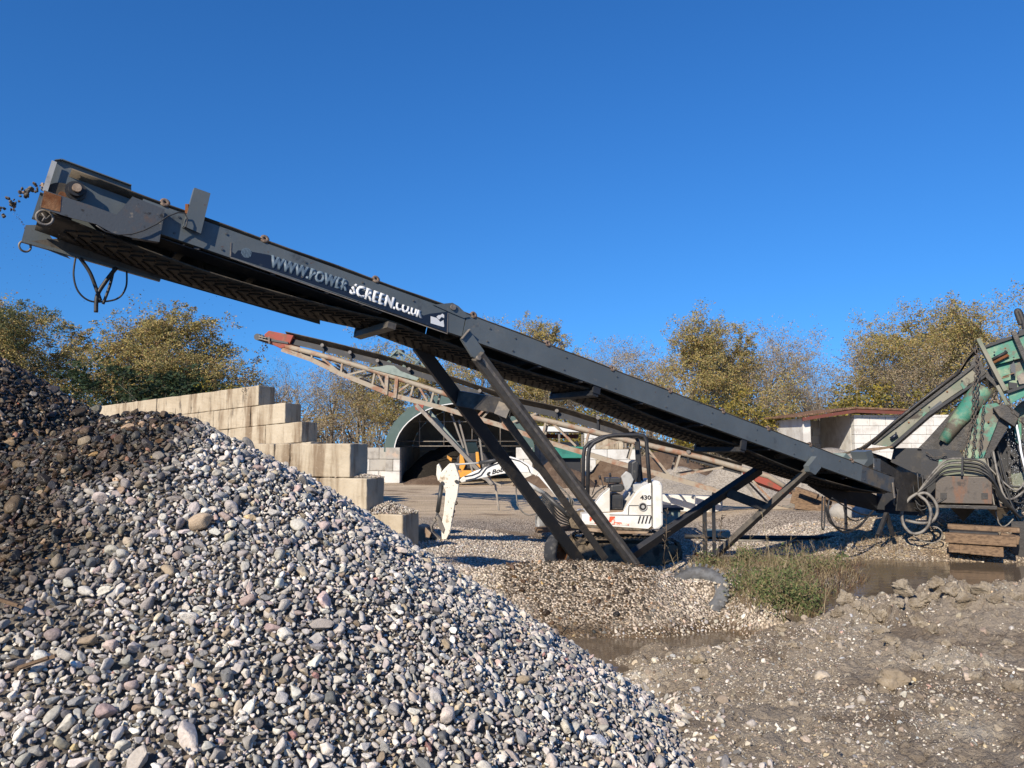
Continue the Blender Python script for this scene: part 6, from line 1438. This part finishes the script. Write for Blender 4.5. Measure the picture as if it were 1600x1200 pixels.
# boulder and clods in the bank
M['clod'] = mk('dry_clay_clod', (.36,.305,.23), [((.24,.195,.14), 5, .45, .6, 9), ((.47,.41,.32), 14, .58, .68, 8)], rough=.95, bump=(55,1), bdist=.03)
def rock(name, c, s, seed, mat, label, sq=(1,.9,.7), rough_=.28, kind=None, cat='rock', fr=1.6):
    bm = bmesh.new(); bmesh.ops.create_icosphere(bm, subdivisions=5, radius=1); rq = random.Random(int(seed*13)); pl = [(Vector((rq.gauss(0,1), rq.gauss(0,1), rq.gauss(0,1))).normalized(), rq.uniform(.45, .8)) for _ in range(7)]
    for v in bm.verts:
        p = v.co.copy()
        for pn, d in pl:
            e = p.dot(pn)-d
            if e > 0: p -= pn*e*.85
        k = 1+rough_*mnoise.noise(p*fr+Vector((seed*7.7,0,0)))+rough_*.35*mnoise.noise(p*fr*3+Vector((seed,3,0)))+.13*mnoise.noise(p*fr*7)+.06*mnoise.noise(p*fr*16)
        v.co = Vector((p.x*sq[0], p.y*sq[1], p.z*sq[2]))*k*s
    me = bpy.data.meshes.new(name); bm.to_mesh(me); bm.free(); me.polygons.foreach_set('use_smooth', [True]*len(me.polygons))
    return me
def bank_at(px, py):
    d = ray(px, py); lo = 2.5
    for i in range(700):
        Y = 2.5+i*.01; p = CP+d*(Y/d.y)
        if p.z < float(bank_z(np.array(p.x), np.array(p.y), 1)): return p
    return CP+d*(8.2/d.y)
me = rock('boulder', None, .125, 3, None, ''); p = bank_at(1402, 1072); o = link('boulder', me, mk('brown_boulder', (.24,.195,.14), [((.33,.28,.21), 6, .5, .62, 8), ((.15,.12,.085), 9, .55, .66, 8)], rough=.9, bump=(20,.6)), None, p+Vector((0,.03,.03))); tag(o, 'brown boulder sitting alone on the dirt bank in the foreground', 'boulder')
bmx = bmesh.new(); rr = random.Random(12)
for px, py, s in ((1325,938,.10),(1342,948,.07),(1412,922,.11),(1404,946,.09),(1470,915,.10),(1488,928,.11),(1510,942,.10),(1522,926,.07),(1500,952,.06),(1464,935,.06),(1540,925,.09),(1560,938,.07),(1590,935,.08),(1312,962,.07),(1378,990,.06),(1396,1006,.07),(1438,975,.08),(1460,986,.06),(1434,1028,.05),(1480,1010,.05),(1225,985,.07),(1098,1035,.09),(1104,1060,.08),(1520,1060,.06),(1585,1075,.08),(1240,1010,.05),(1470,1045,.05),(1300,1000,.05),(1170,1010,.05),(1580,1010,.06),(1375,965,.08),(1355,955,.06),(1432,950,.09),(1450,938,.07)):
    p = bank_at(px, py); me = rock('c', None, s, rr.random()*99, None, '', sq=(1.15, .9, .8), rough_=.5, fr=1.7); me.transform(Matrix.Translation(p+Vector((0,.02,s*.18))) @ Matrix.Rotation(rr.random()*6, 4, 'Z')); bmx.from_mesh(me); bpy.data.meshes.remove(me)
me = bpy.data.meshes.new('dirt_clods'); bmx.to_mesh(me); bmx.free(); o = link('dirt_clods', me, M['clod']); tag(o, 'dry pale clay clods along the crest of the dirt bank', 'clods', kind='stuff')
# ================================================================ weeds
def blades(name, label, cat, pts, mat, hmin, hmax, wid, seed, bend=.5, per=1):
    r_ = random.Random(seed); V, F = [], []
    for (x, y) in pts:
        z = float(ground_z(np.array(x), np.array(y)))
        for k in range(per):
            h = r_.uniform(hmin, hmax); a = r_.random()*6.283; dx, dy = math.cos(a), math.sin(a); bx, by = r_.gauss(0, bend)*h, r_.gauss(0, bend)*h; px_, py_ = x+r_.gauss(0,.03), y+r_.gauss(0,.03); b = len(V); w = wid*r_.uniform(.6, 1.3)
            V += [(px_-dx*w, py_-dy*w, z-.02), (px_+dx*w, py_+dy*w, z-.02), (px_+bx*.35+dx*w*.8, py_+by*.35+dy*w*.8, z+h*.6), (px_+bx*.35-dx*w*.8, py_+by*.35-dy*w*.8, z+h*.6), (px_+bx, py_+by, z+h*r_.uniform(.82, 1))]
            F += [(b,b+1,b+2,b+3), (b+3,b+2,b+4)]
    me = bpy.data.meshes.new(name); me.from_pydata(V, [], F); me.update(); o = link(name, me, mat); tag(o, label, cat, kind='stuff'); return o
r_ = random.Random(44)
def wpts(n, f):
    out = []
    while len(out) < n:
        Y = r_.uniform(9.0, 15.5); X = r_.uniform(2.0, shore(Y)+.3); 
        if f(X, Y) and float(ground_z(np.array(X), np.array(Y))) > POND-.03: out.append((X, Y))
    return out
def wz(X, Y): return X > 3.0+.25*math.sin(Y*3)+.2*(Y < 10)-max(0, min(.8, (Y-10.9)*1.0))
cen = [(r_.uniform(3.0, 5.0), r_.uniform(9.3, 13)) for _ in range(34)]
def clump(n, k0, k1, sp):
    out = []
    cs = cen[k0:k1]
    while len(out) < n:
        c = r_.choice(cs); x, y = r_.gauss(c[0], sp), r_.gauss(c[1], sp)
        if wz(x, y) and x < shore(y)+.25: out.append((x, y))
    return out
M['straw'] = leaf_mat('straw', [(.30,.24,.14), (.24,.18,.10), (.36,.30,.19), (.19,.14,.085)], .2)
M['grass_g'] = leaf_mat('grass_green', [(.12,.17,.06), (.17,.20,.08), (.10,.13,.05), (.23,.22,.09), (.27,.21,.12)], .3)
M['reddish'] = leaf_mat('reddish_weeds', [(.14,.075,.05), (.18,.11,.065), (.10,.07,.05), (.16,.13,.07)], .2)
blades('dry_grass', 'dry straw coloured grass over the bank between mound and pond', 'grass', clump(2600, 0, 22, .34)+wpts(3600, wz), M['straw'], .03, .19, .004, 1, .8)
blades('green_grass', 'green grass and weeds beside the half buried tyre', 'grass', clump(3000, 6, 20, .20), M['grass_g'], .03, .17, .006, 2, .6)
blades('red_weeds', 'reddish brown dead weeds along the pond edge', 'weeds', clump(1500, 20, 34, .26)+[(shore(y)+r_.gauss(-.1,.12), y) for y in [r_.uniform(9.2,13.5) for _ in range(1500)]], M['reddish'], .03, .2, .004, 3, .8)
P, S = [], []
for k in range(150):
    c = (r_.gauss(3.6,.36), r_.gauss(9.9,.5)) if k < 70 else r_.choice(cen); z = float(ground_z(np.array(c[0]), np.array(c[1]))); h = r_.uniform(.10, .38)
    if z < POND-.03: continue
    for q in range(80): P.append((c[0]+r_.gauss(0,.07), c[1]+r_.gauss(0,.07), z+r_.random()*h)); S.append(r_.uniform(.012, .030))
me = leaf_mesh('leafy_weeds', P, S, 9, M['grass_g']); o = link('leafy_weeds', me, M['grass_g']); tag(o, 'leafy green weeds crowding the left corner of the pond', 'weeds', kind='stuff')
mb = MB()
for k in range(300):
    c = r_.choice(cen); x, y = r_.gauss(c[0], .5), r_.gauss(c[1], .9)
    if not wz(x, y) or x > shore(y)+.1: continue
    z = float(ground_z(np.array(x), np.array(y))); h = r_.uniform(.15, .5); l = Vector((r_.gauss(0,.22), r_.gauss(0,.2), 1)); q = Vector((x, y, z)); mb.tube([q, q+l*h*.5, q+l*h], [.004,.003,.0015], 3, caps=False)
    for j in range(5): t = r_.uniform(.4, .95); s0 = q+l*h*t; mb.tube([s0, s0+Vector((r_.gauss(0,.06), r_.gauss(0,.06), .07))], [.002,.001], 3, caps=False)
o = mb.build('dead_stems', M['straw'], recalc=False); tag(o, 'thin dead weed stems standing over the grass', 'stems', kind='stuff')
for k, (x0, y0, x1, y1, Y, lab) in enumerate(((1214,918,1236,848,10.4,'tall pale stalk leaning right above the green weeds'),(1208,918,1190,800,11.2,'long yellow stalk rising above the weeds left of the pale stalk'),(1036,880,1042,798,11.5,'dark seeded weed stalk in front of the excavator side'),(1120,872,1128,800,11.8,'dark forked weed right of the excavator track'),(1104,868,1100,812,11.8,'dark forked weed just behind the half buried tyre'))):
    a, b = at(x0,y0,Y), at(x1,y1,Y); m = MB(); m.tube([a, a.lerp(b,.5)+Vector((.02,0,0)), b], [.007,.005,.002], 5)
    for j in range(26 if k > 1 else 8):
        t = r_.uniform(.25, 1); s0 = a.lerp(b, t); m.tube([s0, s0+Vector((r_.gauss(0,.04), r_.gauss(0,.03), r_.uniform(.01,.06)))], [.004,.006], 3)
    o = m.build('weed_stalk', M['straw'] if k < 2 else M['track'], None, org=a); tag(o, lab, 'weed', 'single tall weeds')
# sticks on the heap
def heap_at(px, py):
    d = ray(px, py)
    for i in range(900):
        Y = 1.6+i*.01; p = CP+d*(Y/d.y)
        if p.z < float(heap_z(np.array(p.x), np.array(p.y))): return p
for k, (x, y, L_, a, lab) in enumerate(((62,1052,.15,.5,'weathered grey stick lying on the dry stones at lower left'),(22,958,.11,-.6,'short brown stick on the wet stones near the left edge'))):
    p = heap_at(x, y)+Vector((0,-.03,.05)); v = Vector((math.cos(a), .2, math.sin(a)*.6)).normalized()*L_/2; m = MB(); m.beam(p-v, p+v, .025, .012); m.beam(p-v*.8+Vector((0,-.012,.006)), p+v*.7+Vector((0,-.012,.006)), .012, .01)
    o = m.build('stick', M['wood'], None, org=p); tag(o, lab, 'stick')
